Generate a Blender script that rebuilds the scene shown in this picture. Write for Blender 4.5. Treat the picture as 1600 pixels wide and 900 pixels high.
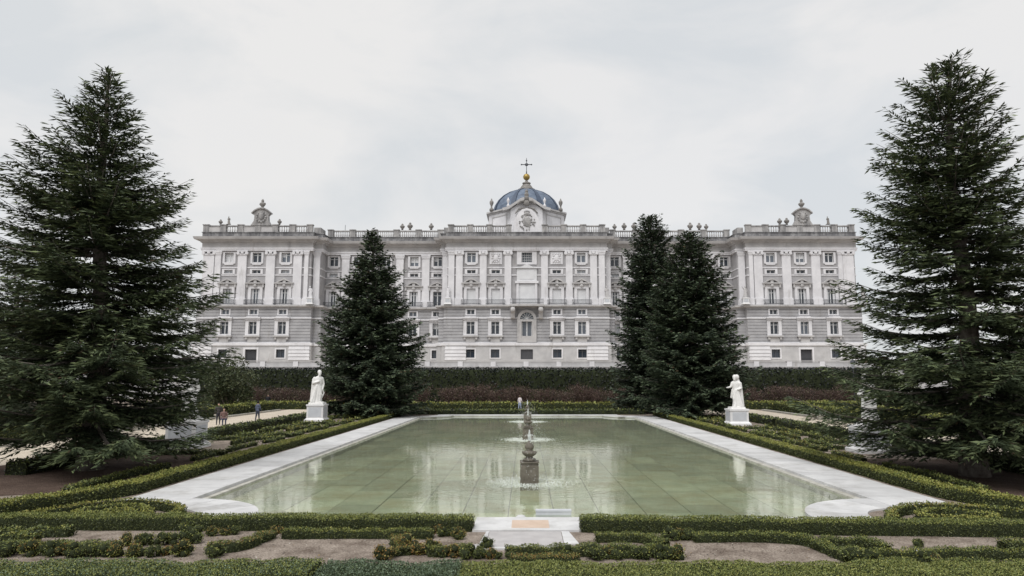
import bpy, bmesh, math, random
import numpy as np
from mathutils import Vector, Matrix

# ------------------------------------------------------------------ camera
SC = bpy.context.scene
for o in list(bpy.data.objects): bpy.data.objects.remove(o)
COL = SC.collection
PITCH = math.atan(141 / 1100.0)
EYE = 3.6
cam_d = bpy.data.cameras.new('camera'); cam = bpy.data.objects.new('camera', cam_d); COL.objects.link(cam)
cam_d.sensor_width = 36.0; cam_d.lens = 1100 / 1600 * 36.0
cam_d.shift_x = -22 / 1600.0
cam_d.clip_start = 0.1; cam_d.clip_end = 4000
cam.location = (0, 0, EYE); cam.rotation_euler = (math.pi / 2 + PITCH, 0, 0)
SC.camera = cam
SC.render.resolution_x = 1024; SC.render.resolution_y = 576

# ------------------------------------------------------------------ sky, sun, exposure
SUN_EL, SUN_AZ = math.radians(56), math.radians(205)     # azimuth from +Y clockwise: behind the viewer, to the left
W = bpy.data.worlds.new('World'); SC.world = W; W.use_nodes = True
def build_world():
    nt = W.node_tree; N = nt.nodes; L = nt.links
    N.clear()
    out = N.new('ShaderNodeOutputWorld'); bg = N.new('ShaderNodeBackground')
    sky = N.new('ShaderNodeTexSky'); sky.sky_type = 'NISHITA'; sky.sun_disc = False
    sky.sun_elevation = SUN_EL; sky.sun_rotation = SUN_AZ
    sc = N.new('ShaderNodeVectorMath'); sc.operation = 'SCALE'; sc.inputs['Scale'].default_value = 0.10
    L.new(sky.outputs[0], sc.inputs[0])
    tc = N.new('ShaderNodeTexCoord')
    mp = N.new('ShaderNodeMapping'); mp.inputs['Scale'].default_value = (1.0, 1.0, 2.1); mp.inputs['Location'].default_value = (3.1, 0.4, 1.7)
    L.new(tc.outputs['Generated'], mp.inputs[0])
    n1 = N.new('ShaderNodeTexNoise'); n1.inputs['Scale'].default_value = 3.4; n1.inputs['Detail'].default_value = 7; n1.inputs['Roughness'].default_value = 0.55; n1.inputs['Distortion'].default_value = 0.4
    L.new(mp.outputs[0], n1.inputs['Vector'])
    r1 = N.new('ShaderNodeValToRGB')
    r1.color_ramp.elements[0].position = 0.36; r1.color_ramp.elements[0].color = (0.395, 0.408, 0.418, 1)
    r1.color_ramp.elements[1].position = 0.58; r1.color_ramp.elements[1].color = (0.466, 0.462, 0.458, 1)
    L.new(n1.outputs['Fac'], r1.inputs[0])
    n2 = N.new('ShaderNodeTexNoise'); n2.inputs['Scale'].default_value = 1.3; n2.inputs['Detail'].default_value = 5
    L.new(mp.outputs[0], n2.inputs['Vector'])
    r2 = N.new('ShaderNodeMapRange'); r2.inputs['From Min'].default_value = 0.35; r2.inputs['From Max'].default_value = 0.6
    r2.inputs['To Min'].default_value = 0.94; r2.inputs['To Max'].default_value = 0.985
    L.new(n2.outputs['Fac'], r2.inputs['Value'])
    mx = N.new('ShaderNodeMix'); mx.data_type = 'RGBA'
    L.new(r2.outputs[0], mx.inputs[0]); L.new(sc.outputs[0], mx.inputs[6]); L.new(r1.outputs[0], mx.inputs[7])
    L.new(mx.outputs[2], bg.inputs['Color']); bg.inputs['Strength'].default_value = 1.0
    L.new(bg.outputs[0], out.inputs[0])
build_world()
sun_d = bpy.data.lights.new('sun', 'SUN'); sun = bpy.data.objects.new('sun', sun_d); COL.objects.link(sun)
sun_d.energy = 1.5; sun_d.angle = math.radians(40); sun_d.color = (1.0, 0.98, 0.955)
sd = Vector((math.sin(SUN_AZ) * math.cos(SUN_EL), math.cos(SUN_AZ) * math.cos(SUN_EL), math.sin(SUN_EL)))
sun.rotation_euler = sd.to_track_quat('Z', 'Y').to_euler(); sun.location = (-20, -20, 60)
SC.view_settings.view_transform = 'Standard'; SC.view_settings.look = 'None'
SC.view_settings.exposure = 0.84; SC.view_settings.gamma = 1.0
SC.view_settings.use_curve_mapping = False

# ------------------------------------------------------------------ helpers
RNG = np.random.default_rng(7)
random.seed(7)
WORLD = {}
def clamp(v, a, b): return max(a, min(b, v))
_c, _s = math.cos(PITCH), math.sin(PITCH)
def ground(px, py, z=0.0):
    """place on the level z seen at a measured spot of the photograph (surveying helper)"""
    a = (px - 822) / 1100; b = (450 - py) / 1100
    dx, dy, dz = a, _c - b * _s, _s + b * _c
    t = (z - EYE) / dz
    return (dx * t, dy * t)
def fac(px, py, Y):
    a = (px - 822) / 1100; b = (450 - py) / 1100
    dx, dy, dz = a, _c - b * _s, _s + b * _c
    t = Y / dy
    return (dx * t, EYE + dz * t)

def tag(o, label=None, cat=None, group=None, kind=None):
    if label: o['label'] = label
    if cat: o['category'] = cat
    if group: o['group'] = group
    if kind: o['kind'] = kind
    return o
def wpos(o): return WORLD.get(o.name, Vector(o.location))
def empty(name, loc, label=None, cat=None, group=None):
    o = bpy.data.objects.new(name, None); COL.objects.link(o); o.location = loc
    o.empty_display_size = 0.2
    WORLD[o.name] = Vector(loc)
    return tag(o, label, cat, group)
def place(name, me, parent=None, loc=(0, 0, 0), rz=0.0, scale=None):
    o = bpy.data.objects.new(name, me); COL.objects.link(o)
    w = Vector(loc)
    if parent is not None:
        o.parent = parent; o.location = w - WORLD[parent.name]
    else: o.location = w
    if rz: o.rotation_euler = (0, 0, rz)
    if scale is not None: o.scale = scale if hasattr(scale, '__len__') else (scale,) * 3
    WORLD[o.name] = w
    return o

class MB:
    def __init__(s): s.v = []; s.f = []; s.m = []
    def add(s, vs, fs, m=0):
        n = len(s.v); s.v += [tuple(p) for p in vs]
        s.f += [tuple(i + n for i in f) for f in fs]; s.m += [m] * len(fs); return s
    def box(s, x0, x1, y0, y1, z0, z1, m=0):
        return s.add([(x0,y0,z0),(x1,y0,z0),(x1,y1,z0),(x0,y1,z0),(x0,y0,z1),(x1,y0,z1),(x1,y1,z1),(x0,y1,z1)],
                     [(3,2,1,0),(4,5,6,7),(0,1,5,4),(1,2,6,5),(2,3,7,6),(3,0,4,7)], m)
    def frustum(s, cx, cy, z0, z1, a0, b0, a1, b1, m=0):
        return s.add([(cx-a0,cy-b0,z0),(cx+a0,cy-b0,z0),(cx+a0,cy+b0,z0),(cx-a0,cy+b0,z0),(cx-a1,cy-b1,z1),(cx+a1,cy-b1,z1),(cx+a1,cy+b1,z1),(cx-a1,cy+b1,z1)],
                     [(3,2,1,0),(4,5,6,7),(0,1,5,4),(1,2,6,5),(2,3,7,6),(3,0,4,7)], m)
    def prism_xz(s, pts, y0, y1, m=0):
        n = len(pts)
        vs = [(x, y0, z) for x, z in pts] + [(x, y1, z) for x, z in pts]
        fs = [tuple(range(n)), tuple(reversed(range(n, 2*n)))] + [((i+1) % n, i, i+n, (i+1) % n + n) for i in range(n)]
        return s.add(vs, fs, m)
    def prism_xy(s, pts, z0, z1, m=0):
        n = len(pts)
        vs = [(x, y, z0) for x, y in pts] + [(x, y, z1) for x, y in pts]
        fs = [tuple(reversed(range(n))), tuple(range(n, 2*n))] + [(i, (i+1) % n, (i+1) % n + n, i+n) for i in range(n)]
        return s.add(vs, fs, m)
    def lathe(s, prof, n=12, c=(0, 0, 0), m=0, sy=1.0, a0=0.0):
        vs = []
        for r, z in prof:
            for k in range(n):
                a = 2 * math.pi * k / n + a0
                vs.append((c[0] + r * math.cos(a), c[1] + sy * r * math.sin(a), c[2] + z))
        fs = []
        for i in range(len(prof) - 1):
            for k in range(n):
                k2 = (k + 1) % n
                fs.append((i*n+k, i*n+k2, (i+1)*n+k2, (i+1)*n+k))
        fs.append(tuple(reversed(range(n)))); fs.append(tuple(range((len(prof)-1)*n, len(prof)*n)))
        return s.add(vs, fs, m)
    def tube(s, pts, rad, n=6, m=0):
        vs = []; P = [Vector(p) for p in pts]
        for i, p in enumerate(P):
            d = (P[min(i+1, len(P)-1)] - P[max(i-1, 0)]).normalized()
            u = d.orthogonal().normalized() if abs(d.z) > 0.95 else d.cross(Vector((0, 0, 1))).normalized()
            w = d.cross(u)
            r = rad[i] if hasattr(rad, '__len__') else rad
            for k in range(n):
                a = 2 * math.pi * k / n
                q = p + (u * math.cos(a) + w * math.sin(a)) * r; vs.append(q)
        fs = []
        for i in range(len(P) - 1):
            for k in range(n):
                k2 = (k + 1) % n; fs.append((i*n+k, i*n+k2, (i+1)*n+k2, (i+1)*n+k))
        fs.append(tuple(reversed(range(n)))); fs.append(tuple(range((len(P)-1)*n, len(P)*n)))
        return s.add(vs, fs, m)
    def ball(s, c, r, n=10, m=0):
        if not hasattr(r, '__len__'): r = (r, r, r)
        vs = []; h = max(4, n // 2 + 1)
        for i in range(h + 1):
            t = math.pi * i / h
            rr = max(math.sin(t), 0.02)
            for k in range(n):
                a = 2 * math.pi * k / n
                vs.append((c[0] + r[0]*rr*math.cos(a), c[1] + r[1]*rr*math.sin(a), c[2] - r[2]*math.cos(t)))
        fs = []
        for i in range(h):
            for k in range(n):
                k2 = (k+1) % n; fs.append((i*n+k, i*n+k2, (i+1)*n+k2, (i+1)*n+k))
        fs.append(tuple(reversed(range(n)))); fs.append(tuple(range(h*n, (h+1)*n)))
        return s.add(vs, fs, m)
    def mesh(s, name, mats, smooth=False):
        me = bpy.data.meshes.new(name); me.from_pydata(s.v, [], s.f)
        for m in (mats if isinstance(mats, (list, tuple)) else [mats]): me.materials.append(m)
        if len(me.materials) > 1: me.polygons.foreach_set('material_index', s.m)
        if smooth: me.polygons.foreach_set('use_smooth', [True] * len(me.polygons))
        me.update(); return me
    def build(s, name, mats, parent=None, smooth=False, loc=(0, 0, 0)):
        return place(name, s.mesh(name, mats, smooth), parent, loc)

def quads_mesh(name, V, mats, colors=None, midx=None, extra=None):
    """V: (N,4,3) quads -> mesh with a colour per quad"""
    n = len(V); me = bpy.data.meshes.new(name)
    verts = V.reshape(-1, 3).astype(np.float32)
    ev, ef = (extra if extra else (np.zeros((0, 3)), []))
    nv = len(verts) + len(ev)
    allv = np.concatenate([verts, np.asarray(ev, dtype=np.float32).reshape(-1, 3)])
    me.vertices.add(nv); me.vertices.foreach_set('co', allv.ravel())
    efl = [len(f) for f in ef]
    nl = 4 * n + sum(efl)
    me.loops.add(nl); me.polygons.add(n + len(ef))
    li = np.concatenate([np.arange(4 * n), np.array([i + 4*n for f in ef for i in f], dtype=np.int64)]).astype(np.int32)
    me.loops.foreach_set('vertex_index', li)
    starts = np.concatenate([np.arange(n) * 4, 4*n + np.concatenate([[0], np.cumsum(efl)[:-1]]) if ef else np.zeros(0)]).astype(np.int32)
    me.polygons.foreach_set('loop_start', starts)
    for m in mats: me.materials.append(m)
    mi = np.zeros(n + len(ef), dtype=np.int32)
    if ef: mi[n:] = 1
    me.polygons.foreach_set('material_index', mi)
    if colors is not None:
        at = me.attributes.new('tint', 'FLOAT_COLOR', 'POINT')
        c4 = np.ones((nv, 4), dtype=np.float32); c4[:4*n, :3] = np.repeat(colors, 4, axis=0)
        at.data.foreach_set('color', c4.ravel())
    me.update(calc_edges=True)
    return me

# ------------------------------------------------------------------ materials
def new_mat(name):
    m = bpy.data.materials.new(name); m.use_nodes = True
    nt = m.node_tree; b = nt.nodes['Principled BSDF']; return m, nt.nodes, nt.links, b
def rgb(c): return (c[0], c[1], c[2], 1)
def mat_stone(name, c1, c2, scale=1.2, rough=0.85, streak=0.0, dirt=(0.12, 0.115, 0.11), bump=0.15, fine=18, spec=0.25, island=0.0, dlo=0.56, dhi=0.72):
    m, N, L, b = new_mat(name)
    tc = N.new('ShaderNodeTexCoord'); geo = N.new('ShaderNodeNewGeometry')
    n1 = N.new('ShaderNodeTexNoise'); n1.inputs['Scale'].default_value = scale; n1.inputs['Detail'].default_value = 8; n1.inputs['Roughness'].default_value = 0.62
    L.new(geo.outputs['Position'], n1.inputs['Vector'])
    r = N.new('ShaderNodeValToRGB'); r.color_ramp.elements[0].position = 0.3; r.color_ramp.elements[1].position = 0.7
    r.color_ramp.elements[0].color = rgb(c1); r.color_ramp.elements[1].color = rgb(c2)
    L.new(n1.outputs['Fac'], r.inputs[0]); col = r.outputs[0]
    if streak > 0:
        mp = N.new('ShaderNodeMapping'); mp.inputs['Scale'].default_value = (0.9, 0.9, 0.16)
        L.new(geo.outputs['Position'], mp.inputs[0])
        n2 = N.new('ShaderNodeTexNoise'); n2.inputs['Scale'].default_value = 0.8; n2.inputs['Detail'].default_value = 9; n2.inputs['Roughness'].default_value = 0.7
        L.new(mp.outputs[0], n2.inputs['Vector'])
        mr = N.new('ShaderNodeMapRange'); mr.inputs['From Min'].default_value = dlo; mr.inputs['From Max'].default_value = dhi
        mr.inputs['To Min'].default_value = 0; mr.inputs['To Max'].default_value = streak
        L.new(n2.outputs['Fac'], mr.inputs['Value'])
        mx = N.new('ShaderNodeMix'); mx.data_type = 'RGBA'; L.new(mr.outputs[0], mx.inputs[0]); L.new(col, mx.inputs[6]); mx.inputs[7].default_value = rgb(dirt)
        col = mx.outputs[2]
    if island > 0:
        oi = N.new('ShaderNodeObjectInfo')
        mr2 = N.new('ShaderNodeMapRange'); mr2.inputs['To Min'].default_value = 1 - island; mr2.inputs['To Max'].default_value = 1 + island
        L.new(oi.outputs['Random'], mr2.inputs['Value'])
        vm = N.new('ShaderNodeVectorMath'); vm.operation = 'SCALE'; L.new(col, vm.inputs[0]); L.new(mr2.outputs[0], vm.inputs['Scale']); col = vm.outputs[0]
    L.new(col, b.inputs['Base Color']); b.inputs['Roughness'].default_value = rough; b.inputs['Specular IOR Level'].default_value = spec
    n3 = N.new('ShaderNodeTexNoise'); n3.inputs['Scale'].default_value = fine; n3.inputs['Detail'].default_value = 6
    L.new(geo.outputs['Position'], n3.inputs['Vector'])
    bp = N.new('ShaderNodeBump'); bp.inputs['Strength'].default_value = bump; bp.inputs['Distance'].default_value = 0.03
    L.new(n3.outputs['Fac'], bp.inputs['Height']); L.new(bp.outputs[0], b.inputs['Normal'])
    return m
def mat_plain(name, c, rough=0.6, metal=0.0, spec=0.4):
    m, N, L, b = new_mat(name); b.inputs['Roughness'].default_value = rough; b.inputs['Metallic'].default_value = metal; b.inputs['Specular IOR Level'].default_value = spec
    geo = N.new('ShaderNodeNewGeometry'); n = N.new('ShaderNodeTexNoise'); n.inputs['Scale'].default_value = 3.0; n.inputs['Detail'].default_value = 4
    L.new(geo.outputs['Position'], n.inputs['Vector'])
    r = N.new('ShaderNodeValToRGB'); r.color_ramp.elements[0].color = rgb([x*0.82 for x in c]); r.color_ramp.elements[1].color = rgb([min(1, x*1.15) for x in c])
    L.new(n.outputs['Fac'], r.inputs[0]); L.new(r.outputs[0], b.inputs['Base Color'])
    return m
def mat_leaf(name, rough=0.6, spec=0.2, trans=0.0):
    m, N, L, b = new_mat(name)
    a = N.new('ShaderNodeAttribute'); a.attribute_name = 'tint'
    L.new(a.outputs['Color'], b.inputs['Base Color']); b.inputs['Roughness'].default_value = rough; b.inputs['Specular IOR Level'].default_value = spec
    return m

M = {}
M['limestone'] = mat_stone('limestone', (0.57, 0.565, 0.585), (0.72, 0.715, 0.735), 0.5, streak=0.6, dirt=(0.30, 0.285, 0.27))
M['granite'] = mat_stone('granite_wall', (0.30, 0.298, 0.31), (0.41, 0.408, 0.418), 0.6, streak=0.7, dirt=(0.19, 0.175, 0.16))
M['granite_up'] = mat_stone('granite_wall_upper', (0.30, 0.295, 0.305), (0.41, 0.402, 0.408), 0.6, streak=0.5, dirt=(0.24, 0.225, 0.205))
M['basestone'] = mat_stone('pale_base_stone', (0.37, 0.367, 0.375), (0.52, 0.515, 0.52), 0.5, streak=0.65, dirt=(0.24, 0.22, 0.20))
M['cornice'] = mat_stone('weathered_cornice', (0.37, 0.362, 0.365), (0.52, 0.51, 0.505), 0.5, streak=0.6, dirt=(0.20, 0.19, 0.185))
M['parapet'] = mat_stone('lichen_stone', (0.25, 0.245, 0.245), (0.46, 0.45, 0.44), 1.1, streak=0.75, dirt=(0.13, 0.13, 0.135), dlo=0.46, dhi=0.62)
M['blocking'] = mat_stone('blackened_stone', (0.13, 0.13, 0.138), (0.34, 0.335, 0.335), 1.6, streak=0.8, dirt=(0.09, 0.09, 0.095), dlo=0.44, dhi=0.6)
M['urn'] = mat_stone('dark_lichen_stone', (0.14, 0.135, 0.13), (0.30, 0.285, 0.27), 1.5, streak=0.6)
M['marble'] = mat_stone('white_marble', (0.46, 0.46, 0.465), (0.60, 0.60, 0.60), 1.2, rough=0.6, streak=0.6, dirt=(0.30, 0.29, 0.27), bump=0.06, island=0.09, dlo=0.5, dhi=0.68)
M['marble_statue'] = mat_stone('statue_marble', (0.62, 0.615, 0.60), (0.74, 0.735, 0.725), 3.5, rough=0.7, streak=0.55, dirt=(0.4, 0.38, 0.35), bump=0.05)
M['pedestal'] = mat_stone('pedestal_stone', (0.44, 0.46, 0.49), (0.55, 0.57, 0.60), 2.0, rough=0.6, bump=0.05)
M['pedestal_edge'] = mat_stone('pedestal_white', (0.62, 0.62, 0.63), (0.74, 0.74, 0.74), 2.0, rough=0.6, bump=0.05)
M['fountain'] = mat_stone('brown_fountain_stone', (0.085, 0.075, 0.06), (0.165, 0.148, 0.125), 4.0, rough=0.7, streak=0.5, dirt=(0.08, 0.08, 0.06), bump=0.3)
M['slab'] = mat_stone('algae_slab', (0.44, 0.45, 0.345), (0.70, 0.69, 0.56), 0.9, rough=0.8, streak=0.7, dirt=(0.47, 0.385, 0.24), bump=0.1, island=0.2, dlo=0.45, dhi=0.62)
M['ledge'] = mat_stone('pool_ledge', (0.30, 0.29, 0.25), (0.52, 0.51, 0.47), 2.5, streak=0.5, dirt=(0.16, 0.15, 0.10))
M['pink'] = mat_stone('pink_stone', (0.50, 0.38, 0.29), (0.60, 0.47, 0.38), 3.0, rough=0.5)
M['greyslab'] = mat_stone('grey_paving', (0.36, 0.345, 0.345), (0.46, 0.445, 0.44), 2.0, rough=0.7)
M['blind'] = mat_stone('white_blind', (0.58, 0.585, 0.60), (0.68, 0.685, 0.70), 0.8, rough=0.7, bump=0.02)
M['frame'] = mat_plain('white_window_frame', (0.66, 0.67, 0.68), 0.5)
M['iron'] = mat_plain('dark_iron', (0.07, 0.075, 0.085), 0.5, 0.2)
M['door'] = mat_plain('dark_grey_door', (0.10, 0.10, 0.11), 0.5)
def mat_glass(name, c, rough):
    m, N, L, b = new_mat(name)
    b.inputs['Base Color'].default_value = rgb(c); b.inputs['Roughness'].default_value = rough; b.inputs['Specular IOR Level'].default_value = 0.6
    return m
M['glass'] = mat_glass('dark_window_glass', (0.035, 0.045, 0.06), 0.08)
M['glass2'] = mat_glass('grey_window_glass', (0.13, 0.15, 0.18), 0.12)
M['glass3'] = mat_glass('curtained_window_glass', (0.46, 0.48, 0.51), 0.15)
def mat_slate():
    m, N, L, b = new_mat('blue_slate')
    geo = N.new('ShaderNodeNewGeometry'); n = N.new('ShaderNodeTexNoise'); n.inputs['Scale'].default_value = 0.7; n.inputs['Detail'].default_value = 6
    mp = N.new('ShaderNodeMapping'); mp.inputs['Scale'].default_value = (1, 1, 2.5); L.new(geo.outputs['Position'], mp.inputs[0]); L.new(mp.outputs[0], n.inputs['Vector'])
    r = N.new('ShaderNodeValToRGB'); r.color_ramp.elements[0].position = 0.3; r.color_ramp.elements[1].position = 0.72
    r.color_ramp.elements[0].color = (0.065, 0.088, 0.13, 1); r.color_ramp.elements[1].color = (0.15, 0.19, 0.255, 1)
    L.new(n.outputs['Fac'], r.inputs[0]); L.new(r.outputs[0], b.inputs['Base Color']); b.inputs['Roughness'].default_value = 0.7
    return m
M['slate'] = mat_slate()
M['slate_rib'] = mat_plain('dark_slate_rib', (0.055, 0.075, 0.115), 0.5)
M['gold'] = mat_plain('tarnished_gilding', (0.34, 0.24, 0.07), 0.4, 0.6)
def mat_ground(name, cols, scales, bump=0.5):
    m, N, L, b = new_mat(name); geo = N.new('ShaderNodeNewGeometry')
    n1 = N.new('ShaderNodeTexNoise'); n1.inputs['Scale'].default_value = scales[0]; n1.inputs['Detail'].default_value = 10; n1.inputs['Roughness'].default_value = 0.7
    L.new(geo.outputs['Position'], n1.inputs['Vector'])
    r = N.new('ShaderNodeValToRGB'); r.color_ramp.elements[0].position = 0.32; r.color_ramp.elements[1].position = 0.68
    r.color_ramp.elements[0].color = rgb(cols[0]); r.color_ramp.elements[1].color = rgb(cols[1]); L.new(n1.outputs['Fac'], r.inputs[0])
    n2 = N.new('ShaderNodeTexNoise'); n2.inputs['Scale'].default_value = scales[1]; n2.inputs['Detail'].default_value = 5
    L.new(geo.outputs['Position'], n2.inputs['Vector'])
    r2 = N.new('ShaderNodeValToRGB'); r2.color_ramp.elements[0].position = 0.35; r2.color_ramp.elements[1].position = 0.65
    r2.color_ramp.elements[0].color = (0.62, 0.6, 0.58, 1); r2.color_ramp.elements[1].color = (1.15, 1.15, 1.15, 1); L.new(n2.outputs['Fac'], r2.inputs[0])
    mx = N.new('ShaderNodeMix'); mx.data_type = 'RGBA'; mx.blend_type = 'MULTIPLY'; mx.inputs[0].default_value = 1
    L.new(r.outputs[0], mx.inputs[6]); L.new(r2.outputs[0], mx.inputs[7]); L.new(mx.outputs[2], b.inputs['Base Color'])
    b.inputs['Roughness'].default_value = 0.95; b.inputs['Specular IOR Level'].default_value = 0.1
    bp = N.new('ShaderNodeBump'); bp.inputs['Strength'].default_value = bump; bp.inputs['Distance'].default_value = 0.05
    L.new(n2.outputs['Fac'], bp.inputs['Height']); L.new(bp.outputs[0], b.inputs['Normal'])
    return m
M['soil'] = mat_ground('dry_bed_soil', [(0.14, 0.11, 0.09), (0.41, 0.355, 0.305)], (1.6, 22), 1.0)
M['mulch'] = mat_ground('reddish_mulch', [(0.075, 0.052, 0.042), (0.15, 0.11, 0.09)], (1.4, 20), 0.9)
M['gravel'] = mat_ground('pale_gravel', [(0.50, 0.44, 0.36), (0.62, 0.56, 0.47)], (0.5, 18), 0.3)
M['grass'] = mat_ground('far_grass', [(0.10, 0.13, 0.05), (0.18, 0.20, 0.09)], (0.8, 9), 0.5)
M['bark'] = mat_stone('grey_brown_bark', (0.085, 0.072, 0.062), (0.21, 0.19, 0.17), 6, rough=0.95, bump=0.8, fine=12, spec=0.1)
M['twig'] = mat_plain('reddish_twig', (0.10, 0.068, 0.058), 0.9, spec=0.1)
M['needle'] = mat_leaf('conifer_needles', 0.6, 0.2)
M['boxleaf'] = mat_leaf('box_leaves', 0.5, 0.3)
M['core'] = mat_plain('hedge_inner_twigs', (0.028, 0.034, 0.018), 0.95, spec=0.05)
WATER_Z_ = -0.10
def mat_water():
    m = bpy.data.materials.new('pool_water'); m.use_nodes = True; N = m.node_tree.nodes; L = m.node_tree.links; N.clear()
    out = N.new('ShaderNodeOutputMaterial'); mx = N.new('ShaderNodeMixShader'); tr = N.new('ShaderNodeBsdfTransparent'); gl = N.new('ShaderNodeBsdfGlossy')
    tr.inputs['Color'].default_value = (0.86, 0.93, 0.85, 1); gl.inputs['Color'].default_value = (0.97, 0.99, 0.95, 1); gl.inputs['Roughness'].default_value = 0.015
    fr = N.new('ShaderNodeFresnel'); fr.inputs['IOR'].default_value = 1.45
    fm = N.new('ShaderNodeMath'); fm.operation = 'MULTIPLY'; fm.use_clamp = True; fm.inputs[1].default_value = 1.3; L.new(fr.outputs[0], fm.inputs[0])
    geo = N.new('ShaderNodeNewGeometry')
    n = N.new('ShaderNodeTexNoise'); n.inputs['Scale'].default_value = 1.7; n.inputs['Detail'].default_value = 4; n.inputs['Roughness'].default_value = 0.55
    L.new(geo.outputs['Position'], n.inputs['Vector'])
    n2 = N.new('ShaderNodeTexNoise'); n2.inputs['Scale'].default_value = 9; n2.inputs['Detail'].default_value = 3
    L.new(geo.outputs['Position'], n2.inputs['Vector'])
    ad = N.new('ShaderNodeMath'); ad.operation = 'MULTIPLY_ADD'; ad.inputs[1].default_value = 0.18
    L.new(n2.outputs['Fac'], ad.inputs[0]); L.new(n.outputs['Fac'], ad.inputs[2])
    tot = ad.outputs[0]
    for fy0 in (25.95, 43.7, 61.4):
        ds = N.new('ShaderNodeVectorMath'); ds.operation = 'DISTANCE'; ds.inputs[1].default_value = (.12, fy0, WATER_Z_); L.new(geo.outputs['Position'], ds.inputs[0])
        wob = N.new('ShaderNodeMath'); wob.operation = 'MULTIPLY_ADD'; wob.inputs[1].default_value = 17.0; L.new(ds.outputs['Value'], wob.inputs[0])
        nz_ = N.new('ShaderNodeMath'); nz_.operation = 'MULTIPLY'; nz_.inputs[1].default_value = 9.0; L.new(n.outputs['Fac'], nz_.inputs[0]); L.new(nz_.outputs[0], wob.inputs[2])
        sn = N.new('ShaderNodeMath'); sn.operation = 'SINE'; L.new(wob.outputs[0], sn.inputs[0])
        fo = N.new('ShaderNodeMapRange'); fo.inputs['From Min'].default_value = .5; fo.inputs['From Max'].default_value = 4.5; fo.inputs['To Min'].default_value = .22; fo.inputs['To Max'].default_value = 0; L.new(ds.outputs['Value'], fo.inputs['Value'])
        ml = N.new('ShaderNodeMath'); ml.operation = 'MULTIPLY_ADD'; L.new(sn.outputs[0], ml.inputs[0]); L.new(fo.outputs[0], ml.inputs[1]); L.new(tot, ml.inputs[2]); tot = ml.outputs[0]
    bp = N.new('ShaderNodeBump'); bp.inputs['Strength'].default_value = 0.10; bp.inputs['Distance'].default_value = 0.05
    L.new(tot, bp.inputs['Height']); L.new(bp.outputs[0], gl.inputs['Normal'])
    L.new(fm.outputs[0], mx.inputs[0]); L.new(tr.outputs[0], mx.inputs[1]); L.new(gl.outputs[0], mx.inputs[2]); df = N.new('ShaderNodeBsdfDiffuse'); df.inputs['Color'].default_value = (0.60, 0.64, 0.50, 1)     # fine silt hanging in the water
    mt = N.new('ShaderNodeMixShader'); mt.inputs[0].default_value = 0.085; L.new(mx.outputs[0], mt.inputs[1]); L.new(df.outputs[0], mt.inputs[2]); L.new(mt.outputs[0], out.inputs[0])
    return m
M['water'] = mat_water()
def mat_foam():
    m, N, L, b = new_mat('falling_water')
    b.inputs['Base Color'].default_value = (0.85, 0.88, 0.88, 1); b.inputs['Roughness'].default_value = 0.25; b.inputs['Alpha'].default_value = 0.45
    return m
M['foam'] = mat_foam()

# ================================================================== SETTING
PX0, PX1 = -9.95, 10.25            # pool sides (inner)
OX0, OX1 = -11.85, 12.15           # outer edge of the coping
PY0, PY1 = 21.55, 66.6             # pool main rectangle
BY0, BY1 = 18.75, 69.6             # bays at both ends
CR, CRI = 2.85, 1.3
WATER_Z, FLOOR_Z, TOP_Z = -0.10, -0.42, 0.05
def sheet(xs, ys, z, skip):
    b = MB()
    for i in range(len(xs) - 1):
        for j in range(len(ys) - 1):
            if skip((xs[i]+xs[i+1])/2, (ys[j]+ys[j+1])/2): continue
            b.add([(xs[i],ys[j],z),(xs[i+1],ys[j],z),(xs[i+1],ys[j+1],z),(xs[i],ys[j+1],z)], [(0,1,2,3)])
    return b
def in_pool(x, y):
    if PX0-.3 < x < PX1+.3 and PY0 < y < PY1+.3: return True
    if PX0+CR-.3 < x < PX1-CR+.3 and BY0-.3 < y < BY1+.3: return True
    for cx, s in ((PX0, 1), (PX1, -1)):
        for cy, t, yy in ((BY0-.05, 1, 0), (BY1+.05, -1, 0)):
            pass
    return False
gx = [-700, -40, PX0-.3, PX0+CRI+.3, PX0+CR-.3, PX1-CR+.3, PX1-CRI-.3, PX1+.3, 40, 900]
gy_ = [-60, BY0-.3, BY0+.9, PY0-.6, PY0, 40, PY1+.3, BY1+.3, 200, 2500]
def skip(x, y):
    if PX0-.3 < x < PX1+.3 and PY0-.6 < y < PY1+.3: return True
    if PX0+CRI+.3 < x < PX1-CRI-.3 and BY0-.3 < y < BY1+.3: return True
    return False
g = sheet(gx, gy_, 0.0, skip).build('ground', M['soil']); tag(g, kind='structure')

# ---- pool
pool = empty('reflecting_pool', (0.15, 43.5, 0), 'long rectangular stone pool with broad white marble coping', 'pool')
floor_b = MB()
# slabs on the pool floor, one by one
nx, ny = 15, 19
sx = (PX1 - PX0) / nx; sy = (BY1 - BY0) / ny
slab_mesh = {}
def slab(w, l):
    k = (round(w, 2), round(l, 2))
    if k not in slab_mesh:
        b = MB(); g_ = 0.009
        b.frustum(0, 0, 0, .08, w/2-g_, l/2-g_, w/2-g_-.008, l/2-g_-.008)
        slab_mesh[k] = b.mesh('floor_slab', M['slab'])
    return slab_mesh[k]
rr = random.Random(3)
for i in range(nx):
    for j in range(ny):
        x = PX0 + (i + .5) * sx; y = BY0 + (j + .5 + (0.5 if i % 2 else 0)) * sy
        if y + sy/2 > BY1 + .1: continue
        place('floor_slab', slab(sx, sy), pool, (x, y, FLOOR_Z + rr.uniform(-.006, .006)))
MB().box(PX0-.25, PX1+.25, BY0-.25, BY1+.25, FLOOR_Z-.2, FLOOR_Z+.05).build('pool_bed', M['fountain'], pool)
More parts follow.
